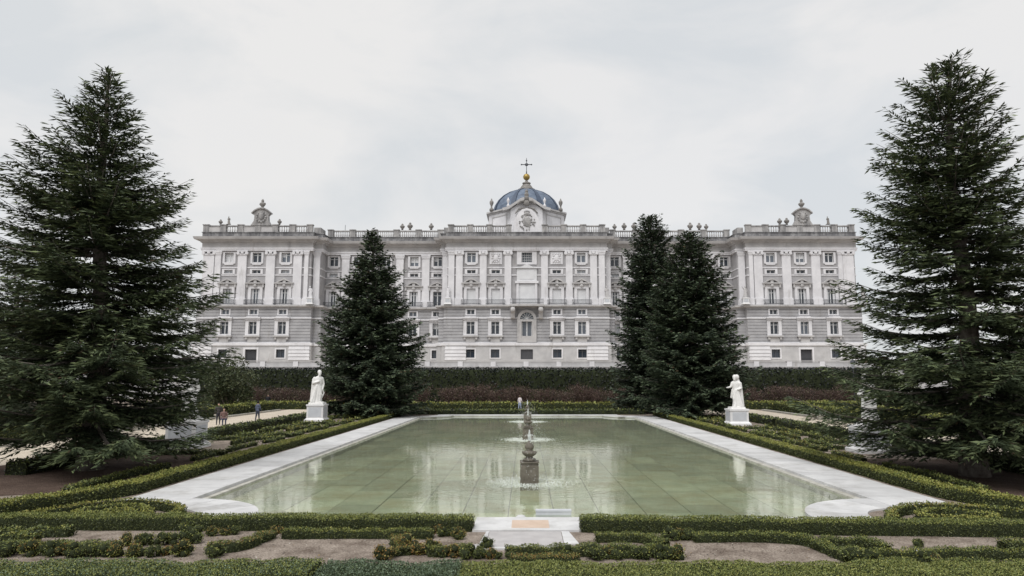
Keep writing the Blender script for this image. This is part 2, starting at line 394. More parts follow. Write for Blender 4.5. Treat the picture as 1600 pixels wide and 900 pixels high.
# coping: straight sides in slabs
def arc(cx, cy, r, a0, a1, n): return [(cx + r*math.cos(a0+(a1-a0)*i/n), cy + r*math.sin(a0+(a1-a0)*i/n)) for i in range(n+1)]
cop_z0 = FLOOR_Z
def coping_piece(pts):
    b = MB(); b.prism_xy(pts, -0.05, TOP_Z + rr.uniform(-.002, .002)); return b.build('coping_slab', M['marble'], pool)
ns = 26; y0, y1 = BY0 + CRI - .05, BY1 - CRI + .05
for (xa, xb) in ((OX0, PX0), (PX1, OX1)):
    for k in range(ns):
        ya = y0 + (y1-y0)*k/ns + .010; yb = y0 + (y1-y0)*(k+1)/ns - .010
        if k == 0:
            coping_piece([(xa, 21.3), (xb, ya), (xb, yb), (xa, yb)] if xa < 0 else [(xa, ya), (xb, 21.0), (xb, yb), (xa, yb)])
        else: coping_piece([(xa, ya), (xb, ya), (xb, yb), (xa, yb)])
for cy, sgn in ((BY0, 1), (BY1, -1)):
    for cx, a0 in ((PX0, 0), (PX1, math.pi)):
        n = 5
        for k in range(n):
            t0 = (math.pi/2) * (k/n) + .003; t1 = (math.pi/2) * ((k+1)/n) - .003
            def P(r, t):
                dx = r*math.cos(t) * (1 if a0 == 0 else -1); dy = r*math.sin(t) * sgn
                return (cx + dx + (.004 if a0 == 0 else -.004), cy + dy)
            pts = [P(CRI, t0 + (t1-t0)*i/5) for i in range(6)] + [P(CR, t1 + (t0-t1)*i/5) for i in range(6)]
            area = sum(pts[i][0]*pts[(i+1) % 12][1] - pts[(i+1) % 12][0]*pts[i][1] for i in range(12))
            if area < 0: pts.reverse()
            coping_piece(pts)
# end strips
for k in range(10):
    xa = PX0 + CRI; xb = PX1 - CRI; a = xa + (xb-xa)*k/10 + .004; c_ = xa + (xb-xa)*(k+1)/10 - .004
    coping_piece([(a, BY1+.005), (c_, BY1+.005), (c_, BY1+1.0), (a, BY1+1.0)])
    if abs((a+c_)/2 - .0) > 1.0:
        def clipx(v): return v
        coping_piece([(a, BY0-.75), (c_, BY0-.75), (c_, BY0-.005), (a, BY0-.005)])
coping_piece([(-1.27, 17.2), (1.3, 17.2), (1.3, 18.745), (-1.27, 18.745)])
# inner basin wall and low ledge
b = MB(); b2 = MB()
for (xa, xb, l0, l1) in ((PX0-.25, PX0-.02, PX0-.02, PX0+.22), (PX1+.02, PX1+.25, PX1-.22, PX1+.02)):
    b.box(xa, xb, PY0-.1, PY1+.1, FLOOR_Z, -.052)
    b2.box(l0, l1, PY0+.02, PY1-.02, FLOOR_Z+.031, -.045)
b.box(PX0+CR-.1, PX1-CR+.1, BY0-.25, BY0-.02, FLOOR_Z, -.053); b.box(PX0+CR-.1, PX1-CR+.1, BY1+.02, BY1+.25, FLOOR_Z, -.053)
for cy, sgn in ((BY0, 1), (BY1, -1)):
    for cx, q in ((PX0, 1), (PX1, -1)):
        pts = [(cx, cy)] + [(cx + q*(CR-.03)*math.cos(t), cy + sgn*(CR-.03)*math.sin(t)) for t in np.linspace(0, math.pi/2, 14)]
        if q*sgn < 0: pts.reverse()
        b.prism_xy(pts, FLOOR_Z+.032, -.051)
b.build('basin_wall', M['ledge'], pool); b2.build('inner_ledge', M['ledge'], pool)
pk = MB().box(-.35, .56, 17.42, 18.33, TOP_Z-.01, TOP_Z+.008).build('pink_inset_slab', M['pink'], pool)
wm = MB()
wm.add([(PX0-.02, BY0-.02, WATER_Z), (PX1+.02, BY0-.02, WATER_Z), (PX1+.02, BY1+.02, WATER_Z), (PX0-.02, BY1+.02, WATER_Z)], [(0,1,2,3)])
tag(wm.build('pool_water', M['water']), kind='structure')
# lower paved apron in front of the pool edge
ap = empty('garden_apron', (0, 16.4, 0), 'grey paved panel with white stone edging below the pool edge', 'paving')
MB().box(-.86, .82, 15.9, 17.16, -.05, .022).build('grey_slab', M['greyslab'], ap)
MB().add([(-1.02,15.9,.03),(-.87,15.9,.03),(-.87,17.16,.03),(-.93,17.16,.03)], [(0,1,2,3)]).add([(-1.02,15.9,-.02),(-.87,15.9,-.02),(-1.02,15.9,.03),(-.87,15.9,.03)], [(0,1,3,2)]).build('white_edging', M['marble'], ap)
MB().add([(.83,15.9,.03),(1.16,15.9,.03),(1.0,17.16,.03),(.83,17.16,.03)], [(0,1,2,3)]).add([(.83,15.9,-.02),(1.16,15.9,-.02),(.83,15.9,.03),(1.16,15.9,.03)], [(0,1,3,2)]).build('white_edging', M['marble'], ap)
MB().box(-1.12, .9, 15.6, 15.87, -.05, .03).build('stone_step', M['greyslab'], ap)
MB().box(-1.14, .92, 15.45, 15.59, -.05, .036).build('step_edge', M['marble'], ap)
# pale block standing in the water, and the small nozzle
blk = MB(); blk.frustum(.75, 19.95, FLOOR_Z+.05, -.02, .5, .13, .48, .11); blk.box(.26, 1.24, 19.83, 20.07, -.022, .02)
tag(blk.build('stone_trough', M['pedestal']), 'pale blue-grey oblong stone block in the water behind the marble slab', 'stone block')
nz = MB(); nz.lathe([(.02, FLOOR_Z+.06), (.05, -.12), (.13, -.08), (.14, -.04), (.09, 0), (.02, .01)], 12, (-.14, 19.25, 0))
tag(nz.build('water_nozzle', M['marble'], smooth=True), 'small round white nozzle at the water edge beside the marble slab', 'nozzle')

# ---- paths
for (xa, xb) in ((-27.5, -19.6), (19.6, 26.2)):
    tag(MB().add([(xa, 10, .004), (xb, 10, .004), (xb, 84, .004), (xa, 84, .004)], [(0,1,2,3)]).build('gravel_path', M['gravel']), kind='structure')
tag(MB().add([(-19.6, 74.6, .006), (19.6, 74.6, .006), (19.6, 79, .006), (-19.6, 79, .006)], [(0,1,2,3)]).build('cross_path', M['gravel']), kind='structure')
def blob(cx, cy, rx, ry, seed, n=40):
    r_ = random.Random(seed); ph = [r_.uniform(0, 6.28) for _ in range(4)]
    return [(cx + rx*(1+.08*math.sin(3*t+ph[0])+.06*math.sin(5*t+ph[1]))*math.cos(t), cy + ry*(1+.08*math.sin(4*t+ph[2])+.05*math.sin(7*t+ph[3]))*math.sin(t)) for t in np.linspace(0, 2*math.pi, n, endpoint=False)]
for k, (cx, cy, rx, ry) in enumerate(((-17.4, 28.0, 4.2, 6.5), (16.9, 26.5, 3.7, 6.2), (-15.2, 68, 3.5, 5), (15.2, 67, 3.5, 5))):
    pts = blob(cx, cy, rx, ry, k); bb = MB(); bb.add([(x, y, .008) for x, y in pts], [tuple(range(len(pts)))])
    tag(bb.build('mulch_bed', M['mulch']), kind='structure')
# fallen leaves and pebbles on the front beds
rl = np.random.default_rng(77); n = 5200
LX = rl.uniform(-13.5, 13.5, n); LY = rl.uniform(13.2, 17.1, n); k2 = (np.abs(LX) > 1.4) | (LY < 15.2); LX, LY = LX[k2], LY[k2]; n = len(LX)
Pl = np.column_stack([LX, LY, np.full(n, .006)]); aa = rl.random(n)*6.283; Dl = np.column_stack([np.cos(aa), np.sin(aa), rl.normal(0, .25, n)]); Sl = np.column_stack([-np.sin(aa), np.cos(aa), rl.normal(0, .3, n)]); ll = rl.uniform(.012, .05, n)[:, None]
Vl = np.stack([Pl, Pl+Dl*ll*.5+Sl*ll*.35, Pl+Dl*ll, Pl+Dl*ll*.5-Sl*ll*.35], axis=1); Vl[:, :, 2] = np.maximum(Vl[:, :, 2], .004) + .004
cl = np.array([(.10, .07, .045), (.055, .042, .034), (.40, .36, .31), (.24, .17, .09), (.5, .47, .42)])[rl.choice(5, n, p=[.3, .3, .2, .12, .08])]
tag(place('leaf_litter', quads_mesh('leaf_litter', Vl, [M['boxleaf']], cl)), 'scattered dead leaves and pebbles on the bare front beds', 'leaf litter', kind='stuff')
n = 90; Pl = np.column_stack([rl.uniform(-9, 9.3, n), 19 + 30*rl.random(n)**1.6, np.full(n, WATER_Z+.006)]); aa = rl.random(n)*6.283; ll = rl.uniform(.03, .08, n)[:, None]
Dl = np.column_stack([np.cos(aa), np.sin(aa), np.zeros(n)]); Sl = np.column_stack([-np.sin(aa), np.cos(aa), np.zeros(n)])
Vl = np.stack([Pl, Pl+Dl*ll*.5+Sl*ll*.3, Pl+Dl*ll, Pl+Dl*ll*.5-Sl*ll*.3], axis=1); Vl[:, 2, 2] += .01
tag(place('floating_leaves', quads_mesh('floating_leaves', Vl, [M['boxleaf']], np.array([(.12, .08, .04), (.08, .06, .03), (.3, .24, .1)])[rl.integers(0, 3, n)])), 'few dead leaves floating on the pool water', 'leaf litter', kind='stuff')
# ---- terrace of the palace
tt = MB(); tt.box(-160, 160, 129.6, 330, -.5, 5.7)
tag(tt.build('terrace', M['gravel']), kind='structure')
tw = MB(); tw.box(-160, 160, 129.0, 129.59, 0, 5.55); tw.box(-160, 160, 128.8, 129.75, 5.56, 5.78)
x = -100.0
tp = empty('terrace_parapet', (0, 129.3, 0), 'low pale stone parapet wall along the foot of the palace', 'parapet')
tw.build('retaining_wall', M['basestone'], tp)
pm = MB().box(-.45, .45, -.38, .38, 5.785, 6.62).mesh('pier', M['limestone']); pp = MB().box(-2.55, 2.55, -.16, .16, 5.785, 6.5).mesh('panel', M['basestone'])
cp = MB().box(-3.0, 3.0, -.3, .3, 6.63, 6.8).mesh('cap_stone', M['cornice'])
for k in range(-13, 14):
    place('pier', pm, tp, (k*6.0, 129.3, 0)); place('panel', pp, tp, (k*6.0+3.0, 129.3, 0)); place('cap_stone', cp, tp, (k*6.0+3.0, 129.3, 0), scale=(.998, 1, 1))

# ================================================================== PALACE
pal = empty('palace', (0.6, 140, 5.7), 'grey and white stone palace with pilasters, balustrades and a blue dome', 'palace')
XL, XR = -65.0, 66.2
PATH = [(XL, 205), (XL, 140), (-43.3, 140), (-43.3, 141.3), (-41.7, 141.3), (-41.7, 145), (-17.0, 145), (-17.0, 141.3), (-15.8, 141.3), (-15.8, 140),
        (16.0, 140), (16.0, 141.3), (17.2, 141.3), (17.2, 145), (42.9, 145), (42.9, 141.3), (44.5, 141.3), (44.5, 140), (XR, 140), (XR, 205)]
def offset_path(path, d):
    out = []
    for i, p in enumerate(path):
        p = Vector(p); nn = []
        for a, c2 in ((i-1, i), (i, i+1)):
            if a < 0 or c2 >= len(path): continue
            e = (Vector(path[c2]) - Vector(path[a])).normalized(); nn.append(Vector((e.y, -e.x)))
        if len(nn) == 1: q = p + nn[0]*d
        else:
            mv = nn[0] + nn[1]; mv /= (1 + nn[0].dot(nn[1])); q = p + mv*d
        out.append((q.x, q.y))
    return out
def sweep(path, prof, b=None, m=0):
    b = b or MB(); rings = [[(x, y, z) for x, y in offset_path(path, o)] for o, z in prof]
    n = len(path); vs = [p for r in rings for p in r]; fs = []
    for i in range(len(prof)-1):
        for k in range(n-1): fs.append((i*n+k, i*n+k+1, (i+1)*n+k+1, (i+1)*n+k))
    return b.add(vs, fs, m)
COLS_L = [-59.8, -54.2, -48.4]; COLS_R = [49.2, 55.2, 61.05]; COLS_C = [-11.0, -6.1, 6.15, 11.1]
REC_L = [-41.4+1.35, -35.0, -29.2, -23.3, -18.15-.25]; REC_R = [18.45, 23.5, 29.4, 35.2, 41.3]
def front_holes(zrows):
    return zrows
def wall_layer(name, mat, off, z0, z1, holes, grooves=None, gd=0.1):
    """front wall of the whole palace between two heights, with real openings"""
    op = offset_path(PATH, off); b = MB()
    for k in range(len(op)-1):
        (xa, ya), (xb, yb) = op[k], op[k+1]
        zs = {z0, z1}
        rows = []
        if grooves:
            for zg in grooves: zs.update((zg-.07, zg+.07))
        if abs(ya-yb) < 1e-6 and xb > xa:
            hs = [h for h in holes if xa < h[0] < xb and abs(h[4] - PATH[k][1]) < .5]
            xs = sorted({xa, xb} | {h[0]-h[1]/2 for h in hs} | {h[0]+h[1]/2 for h in hs})
            zz = sorted(zs | {h[2] for h in hs} | {h[3] for h in hs})
            for j in range(len(zz)-1):
                zm = (zz[j]+zz[j+1])/2; d = gd if grooves and any(abs(zm-zg) < .071 for zg in grooves) else 0
                for i in range(len(xs)-1):
                    xm = (xs[i]+xs[i+1])/2
                    if any(abs(xm-h[0]) < h[1]/2 and h[2] < zm < h[3] for h in hs): continue
                    b.add([(xs[i],ya+d,zz[j]),(xs[i+1],ya+d,zz[j]),(xs[i+1],ya+d,zz[j+1]),(xs[i],ya+d,zz[j+1])], [(0,1,2,3)])
                if d:
                    b.add([(xa,ya,zz[j]),(xb,ya,zz[j]),(xb,ya+d,zz[j]),(xa,ya+d,zz[j])], [(0,1,2,3)])
                    b.add([(xa,ya,zz[j+1]),(xb,ya,zz[j+1]),(xb,ya+d,zz[j+1]),(xa,ya+d,zz[j+1])], [(3,2,1,0)])
            for h in hs:
                hx0, hx1, hz0, hz1 = h[0]-h[1]/2, h[0]+h[1]/2, h[2], h[3]; D = .75
                b.add([(hx0,ya,hz0),(hx0,ya,hz1),(hx0,ya+D,hz1),(hx0,ya+D,hz0)], [(0,1,2,3)])
                b.add([(hx1,ya,hz0),(hx1,ya,hz1),(hx1,ya+D,hz1),(hx1,ya+D,hz0)], [(3,2,1,0)])
                b.add([(hx0,ya,hz0),(hx1,ya,hz0),(hx1,ya+D,hz0),(hx0,ya+D,hz0)], [(0,1,2,3)])
                b.add([(hx0,ya,hz1),(hx1,ya,hz1),(hx1,ya+D,hz1),(hx0,ya+D,hz1)], [(3,2,1,0)])
        else:
            zz = sorted(zs)
            for j in range(len(zz)-1):
                b.add([(xa,ya,zz[j]),(xb,yb,zz[j]),(xb,yb,zz[j+1]),(xa,ya,zz[j+1])], [(0,1,2,3)])
    return b.build(name, mat, pal)
# window kinds: opening (w, z0, z1)
ROWS = dict(attic=(1.76, 26.75, 28.7), mezz=(1.7, 24.5, 25.2), main=(1.75, 18.3, 21.4), lowmezz=(1.5, 16.2, 17.15), lower=(1.6, 12.25, 14.75), base=(1.7, 7.6, 9.25))
columns = [(x, 140) for x in COLS_L + COLS_C + COLS_R] + [(x, 145) for x in REC_L + REC_R]
hu, hl, hb = [], [], []
for x, Y in columns:
    for k in ('attic', 'mezz', 'main'):
        w, a, c2 = ROWS[k]
        if k == 'attic' and abs(abs(x)-6.1) < .2: continue
        hu.append((x, w, a, c2, Y))
    for k in ('lowmezz', 'lower'):
        w, a, c2 = ROWS[k]; hl.append((x, w, a, c2, Y))
    w, a, c2 = ROWS['base']
    if x in (COLS_L[1], COLS_R[1]): w, a = 2.3, 5.75
    hb.append((x, w, a, c2, Y))
hu.append((0.15, 2.1, 26.75, 28.75, 140)); hl.append((0.15, 2.0, 11.9, 14.75, 140)); hb.append((0.15, 2.4, 7.3, 9.25, 140))
wall_layer('upper_wall', M['granite_up'], 0.0, 17.9, 29.3, hu)
wall_layer('lower_wall', M['granite'], 0.55, 10.2, 18.0, hl, [10.9 + .62*i for i in range(11)], .07)
wall_layer('base_wall', M['basestone'], 0.85, 5.6, 10.1, hb)
# bands swept round the front
sweep(PATH, [(0.86, 9.95), (1.05, 10.0), (1.05, 10.5), (0.56, 10.62)]).build('string_course', M['limestone'], pal)
sweep(PATH, [(0.86, 6.35), (1.1, 6.36), (1.1, 5.6)][::-1]).build('plinth_course', M['limestone'], pal)
sweep(PATH, [(0.56, 15.32), (0.68, 15.33), (0.68, 15.55), (0.56, 15.6)]).build('belt_course', M['limestone'], pal)
sweep(PATH, [(0.56, 17.55), (0.8, 17.65), (1.15, 17.75), (1.15, 18.05), (0.0, 18.12)]).build('balcony_ledge', M['cornice'], pal)
sweep(PATH, [(0.0, 24.02), (0.12, 24.04), (0.12, 24.26), (0.0, 24.28)]).build('belt_course', M['limestone'], pal)
sweep(PATH, [(0.0, 25.55), (0.1, 25.57), (0.1, 25.78), (0.0, 25.8)]).build('belt_course', M['limestone'], pal)
sweep(PATH, [(0.0, 29.05), (.42, 29.08), (.42, 29.4), (.5, 29.42), (.5, 29.7), (.3, 29.72)]).build('architrave', M['limestone'], pal)
sweep(PATH, [(.3, 29.7), (.3, 30.75)]).build('frieze', M['cornice'], pal)
sweep(PATH, [(.3, 30.7), (.55, 30.75), (.6, 30.95), (.95, 31.05), (1.0, 31.2), (1.5, 31.28), (1.62, 31.6), (1.68, 31.78), (.35, 31.95)]).build('cornice', M['cornice'], pal)
sweep(PATH, [(.36, 31.9), (.36, 32.75), (.5, 32.8), (.5, 32.92), (-.3, 32.93)]).build('blocking_course', M['blocking'], pal)
bodyb = MB(); bodyb.box(XL+1.0, XR-1.0, 147, 204, 5.6, 32.0)
for (xa, xb) in ((XL+.8, -44), (-16, 16.3), (45.2, XR-.8)): bodyb.box(xa, xb, 141.6, 147.1, 31.3, 31.99)
bodyb.build('roof_block', M['parapet'], pal)
# dark rooms behind the openings
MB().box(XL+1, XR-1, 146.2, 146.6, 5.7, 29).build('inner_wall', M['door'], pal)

# balustrade: piers and balusters along front
def balustrade(x0, x1, Y, n, solid=()):
    yy = Y - .1; step = (x1-x0)/n
    pier = MB().box(-.55, .55, -.35, .35, 32.93, 34.28).box(-.65, .65, -.45, .45, 34.281, 34.48).mesh('balustrade_pier', M['parapet'])
    for k in range(n+1): place('balustrade_pier', pier, pal, (x0 + k*step, yy, 0))
    for k in range(n):
        a, c2 = x0 + k*step + .56, x0 + (k+1)*step - .56
        MB().box(a, c2, yy-.3, yy+.3, 34.05, 34.27).build('handrail', M['parapet'], pal)
        b = MB(); 
        if k in solid: b.box(a, c2, yy-.2, yy+.2, 32.93, 34.04)
        else:
            nb = max(2, int((c2-a)/.42))
            for q in range(nb):
                cx = a + (q+.5)*(c2-a)/nb
                b.lathe([(.09, 32.93), (.15, 33.2), (.16, 33.35), (.07, 33.75), (.1, 34.04)], 6, (cx, yy, 0))
        b.build('balusters', M['cornice'], pal)
balustrade(XL+.3, -43.7, 140, 6, (0, 2, 3)); balustrade(44.9, XR-.4, 140, 6, (0, 2, 3))
balustrade(-15.2, -3.5, 140, 3); balustrade(3.8, 15.4, 140, 3)
balustrade(-40.9, -17.9, 145, 5); balustrade(18.1, 42.0, 145, 5)
# little returns of the parapet where the wings step back
for (xa, xb, Y) in ((-43.4, -42.0, 141.4), (-16.8, -15.9, 141.4), (16.1, 17.0, 141.4), (43.2, 44.4, 141.4)):
    MB().box(xa, xb, Y, Y+3.4, 32.93, 34.2).build('parapet_return', M['parapet'], pal)

# pilasters
def pilaster_meshes(w, ionic):
    sh = MB().box(-w/2, w/2, -.38, .1, 19.5, 28.2).mesh('pilaster', M['limestone'])
    bs = MB().box(-w/2-.22, w/2+.22, -.62, .1, 18.13, 19.25).box(-w/2-.12, w/2+.12, -.52, .1, 19.251, 19.5).mesh('pilaster_base', M['limestone'])
    c = MB()
    if ionic:
        c.box(-w/2-.06, w/2+.06, -.5, .1, 28.2, 28.45).box(-w/2-.2, w/2+.2, -.6, .1, 28.84, 29.04)
        for s_ in (-1, 1):
            c.add(*(lambda t: (t.v, t.f))(MB().lathe([(.32, 0), (.36, .1), (.36, .6), (.3, .7)], 10)), 0)
            n = 10*4
            for i in range(len(c.v)-n, len(c.v)):
                x_, y_, z_ = c.v[i]; c.v[i] = (s_*(w/2-.02) + x_, -z_+.08, 28.55 + y_)
        c.box(-.28, .28, -.64, 0, 28.46, 28.83)
    else:
        c.box(-w/2-.05, w/2+.05, -.44, .1, 28.0+.205, 28.4).box(-w/2-.12, w/2+.12, -.5, .1, 28.401, 28.7).box(-w/2-.2, w/2+.2, -.56, .1, 28.701, 29.03)
    return sh, bs, c.mesh('capital', M['limestone'])
PM = {}
def pilaster(x, Y, w, ionic=True):
    k = (round(w, 2), ionic)
    if k not in PM: PM[k] = pilaster_meshes(w, ionic)
    sh, bs, cpm = PM[k]
    p = place('pilaster', sh, pal, (x, Y, 0)); place('pilaster_base', bs, p, (x, Y, 0)); place('capital', cpm, p, (x, Y, 0))
for x in (-57.05, -51.35, 52.3, 58.2): pilaster(x, 140, 1.75)
for x in (-63.8, 64.75): pilaster(x, 140, 2.2)
pilaster(-62.0+.05, 140.0, 1.2, False); pilaster(63.15, 140, .9, False)
for x in (-45.9, 46.6): pilaster(x, 140, 1.7)
for x in (-44.15, 45.2): pilaster(x, 140, .8, False)
for x in (-42.45, 43.7): pilaster(x, 141.3, 1.3, False)
for x in (-8.6, -3.65, 3.7, 8.65): pilaster(x, 140, 1.35)
for x in (-13.4, 13.55): pilaster(x, 140, 1.35)
for x in (-15.0, 15.2): pilaster(x, 140, 1.2, False)
for x in (-16.4, 16.6): pilaster(x, 141.3, 1.0, False)
for x in [(REC_L[i]+REC_L[i+1])/2 for i in range(4)] + [(REC_R[i]+REC_R[i+1])/2 for i in range(4)]: pilaster(x, 145, 1.55, False)

# windows ------------------------------------------------------------------
def ring(b, w0, z0, z1, w, f0, f1, ya, yb):
    """stone surround round an opening w wide between z0 and z1"""
    b.box(-w0/2, -w/2, ya, yb, f0, f1); b.box(w/2, w0/2, ya, yb, f0, f1)
    b.box(-w/2, w/2, ya, yb, z1, f1)
    if f0 < z0: b.box(-w/2, w/2, ya, yb, f0, z0)
WM = {}
def window_meshes(kind, variant=0):
    key = (kind, variant)
    if key in WM: return WM[key]
    w, z0, z1 = ROWS.get(kind, (0, 0, 0)); s = MB(); extra = []
    L_ = M['limestone']
    if kind == 'attic':
        ring(s, 2.6, z0, z1, w, 26.5, 28.86, -.16, 0); s.prism_xz([(-1.05, 26.5), (-.8, 26.22), (.8, 26.22), (1.05, 26.5)], -.16, 0)
    elif kind == 'mezz':
        ring(s, 2.6, z0, z1, w, 24.35, 25.38, -.15, 0)
    elif kind == 'main':
        ring(s, 2.9, z0, z1, w, 18.13, 21.9, -.22, 0)
        e = MB(); e.box(-1.75, -1.45, -.5, 0, 21.6, 22.35); e.box(1.45, 1.75, -.5, 0, 21.6, 22.35); e.box(-1.42, 1.42, -.3, 0, 21.91, 22.35)
        e.box(-1.95, 1.95, -.62, 0, 22.36, 22.6)
        if variant % 2 == 0: arcp = [(-1.5 + 3.0*i/12, 22.62 + .85*math.sin(math.pi*i/12)) for i in range(13)]
        else: arcp = [(-1.6, 22.62), (0, 23.5), (1.6, 22.62)]
        arci = [(x_*.8, 22.62 + (z_-22.62)*.62) for x_, z_ in arcp]
        for i in range(len(arcp)-1): e.prism_xz([arcp[i], arci[i], arci[i+1], arcp[i+1]], -.62, 0)
        e.box(-.3, .3, -.5, 0, 22.61, 23.1)
        e.ball((0, -.5, 22.0), (.35, .15, .28), 8)
        extra.append(('pediment', e.mesh('pediment', M['cornice'])))
    elif kind == 'lowmezz':
        ring(s, 2.1, z0, z1, w, 15.98, 17.3, -.08, 0)
    elif kind == 'lower':
        ring(s, 2.85, z0, z1, w, 12.02, 15.08, -.2, 0)
        e = MB(); e.box(-1.6, 1.6, -.6, 0, 15.36, 15.62); e.box(-1.5, 1.5, -.42, 0, 15.1, 15.35); e.box(-1.15, 1.15, -.5, 0, 15.621, 15.78)
        extra.append(('hood', e.mesh('hood', L_)))
        e = MB(); e.box(-1.62, 1.62, -.5, 0, 11.72, 12.0); e.box(-1.35, -.95, -.34, 0, 11.2, 11.71); e.box(.95, 1.35, -.34, 0, 11.2, 11.71); e.box(-.94, .94, -.12, 0, 10.65, 11.7)
        extra.append(('sill', e.mesh('sill', M['cornice'])))
    elif kind == 'base':
        ring(s, 2.2, z0, z1, w, 7.4, 9.45, -.08, 0)
    elif kind == 'gate':
        w, z0, z1 = 2.3, 5.75, 9.25
        ring(s, 3.0, z0, z1, w, 5.75, 9.6, -.1, 0)
    pane = MB().add([(-w/2, .42, z0), (w/2, .42, z0), (w/2, .42, z1), (-w/2, .42, z1)], [(0,1,2,3)])
    bars = MB(); t = .09
    if kind not in ('gate',):
        bars.box(-w/2, -w/2+t, .3, .41, z0, z1); bars.box(w/2-t, w/2, .3, .41, z0, z1); bars.box(-w/2+t, w/2-t, .3, .41, z1-t, z1); bars.box(-w/2+t, w/2-t, .3, .41, z0, z0+t)
        bars.box(-.1, .1, .29, .4, z0+t, z1-t)
        if z1-z0 > 1.2:
            zc = z0 + (z1-z0)*.74
            bars.box(-w/2+t, -.1, .31, .4, zc-.05, zc+.05); bars.box(.1, w/2-t, .31, .4, zc-.05, zc+.05)
    else:
        for xx in np.arange(-1.0, 1.05, .2): bars.box(xx-.025, xx+.025, .3, .35, z0, z1)
        bars.box(-w/2, w/2, .36, .41, 7.4, 7.5)
    WM[key] = (s.mesh('window', L_), pane, bars.mesh('glazing_bars', M['iron'] if kind in ('gate', 'base') else M['frame']), extra)
    return WM[key]
PANE = {}; LASTW = {}
def window(kind, x, Y, off, variant=0, glass='glass'):
    s, pane, bars, extra = window_meshes(kind, variant)
    loc = (x, Y-off, 0)
    o = place('window', s, pal, loc); LASTW[kind] = o
    k = (kind, variant, glass)
    if k not in PANE: PANE[k] = pane.mesh('pane', M[glass])
    place('pane', PANE[k], o, loc); place('glazing_bars', bars, o, loc)
    for n, m in extra: place(n, m, o, loc)
    return o
balc_rail = MB()
for zz in (19.02, 18.3): balc_rail.box(-1.9, 1.9, -1.05, -.98, zz, zz+.08)
for s_ in (-1, 1):
    for zz in (19.02, 18.3): balc_rail.box(min(s_*1.9, s_*1.83), max(s_*1.9, s_*1.83), -.979, -.3, zz, zz+.08)
for i in range(27):
    xx = -1.86 + i*.143; balc_rail.box(xx-.02, xx+.02, -1.04, -.99, 18.13, 19.02)
balc_rail = balc_rail.mesh('balcony_railing', M['iron'])
rg = random.Random(11)
vi = 0
for x, Y in columns:
    vi += 1; cen = x in COLS_C
    relief = abs(abs(x)-6.1) < .2
    if not relief: window('attic', x, Y, 0, 0, rg.choice(['glass', 'glass2', 'glass']))
    window('mezz', x, Y, 0, 0, rg.choice(['glass', 'glass', 'glass3']) if not cen else rg.choice(['glass3', 'glass']))
    wv = window('main', x, Y, 0, vi % 2, 'glass3' if cen else rg.choice(['glass', 'glass', 'glass2', 'glass3']))
    if cen: MB().box(x-.87, x+.87, Y+.12, Y+.28, 18.3, 21.4).build('blind', M['blind'], wv)
    elif rg.random() < .7 or Y == 140:      # white shutters folded to either side
        sh = MB(); sh.box(x-.86, x-.42, Y+.2, Y+.27, 18.3, 21.35); sh.box(x+.42, x+.86, Y+.2, Y+.27, 18.3, 21.35); sh.build('shutters', M['blind'], wv)
    place('balcony_railing', balc_rail, pal, (x, Y, 0))
    window('lowmezz', x, Y, .55, 0, rg.choice(['glass', 'glass', 'glass2']))
    window('lower', x, Y, .55, 0, rg.choice(['glass', 'glass', 'glass2', 'glass3']))
    for kd_, wo in (('attic', None if relief else 0.0), ('lower', .55)):
        if wo is not None and rg.random() < .38:
            w_, a_, c_ = ROWS[kd_]; f_ = rg.choice([.3, .45, .6, 1.0])
            bo = MB().box(x-w_/2+.1, x-.11, Y-wo+.405, Y-wo+.415, c_-(c_-a_)*f_, c_-.09)
            if rg.random() < .7: bo.box(x+.11, x+w_/2-.1, Y-wo+.405, Y-wo+.415, c_-(c_-a_)*f_, c_-.09)
            bo.build('roller_blind', M['blind'], LASTW[kd_])
    if x in (COLS_L[1], COLS_R[1]): window('gate', x, Y, .85, 0, 'door')
    else: window('base', x, Y, .85, 0, 'glass')
# carved reliefs in place of two attic windows
for x in (-6.1, 6.15):
    b = MB(); b.box(x-1.25, x+1.25, 139.86, 140.02, 26.35, 28.9); b.ball((x, 139.82, 27.6), (.55, .2, .7), 10)
    for k in range(10):
        a = k*.63; b.ball((x + .75*math.cos(a), 139.84, 27.6 + .85*math.sin(a)), (.22, .14, .2), 6)
    b.tube([(x-.8, 139.75, 26.7), (x+.8, 139.75, 28.5)], .07); b.tube([(x+.8, 139.75, 26.7), (x-.8, 139.75, 28.5)], .07)
    b.build('carved_relief', M['limestone'], pal)
# rusticated end blocks of the base
rb = MB().frustum(0, 0, 0, .62, 2.1, .3, 2.02, .22).mesh('rusticated_block', M['limestone'])
for (x, Y) in ((-44.7, 139.2), (-13.9, 139.2), (14.1, 139.2), (46.0, 139.2), (64.9, 139.2), (-63.7, 139.2)):
    for k in range(4): place('rusticated_block', rb, pal, (x, Y, 7.15+k*.68), scale=(1 if abs(x) < 60 else .85, 1, 1))
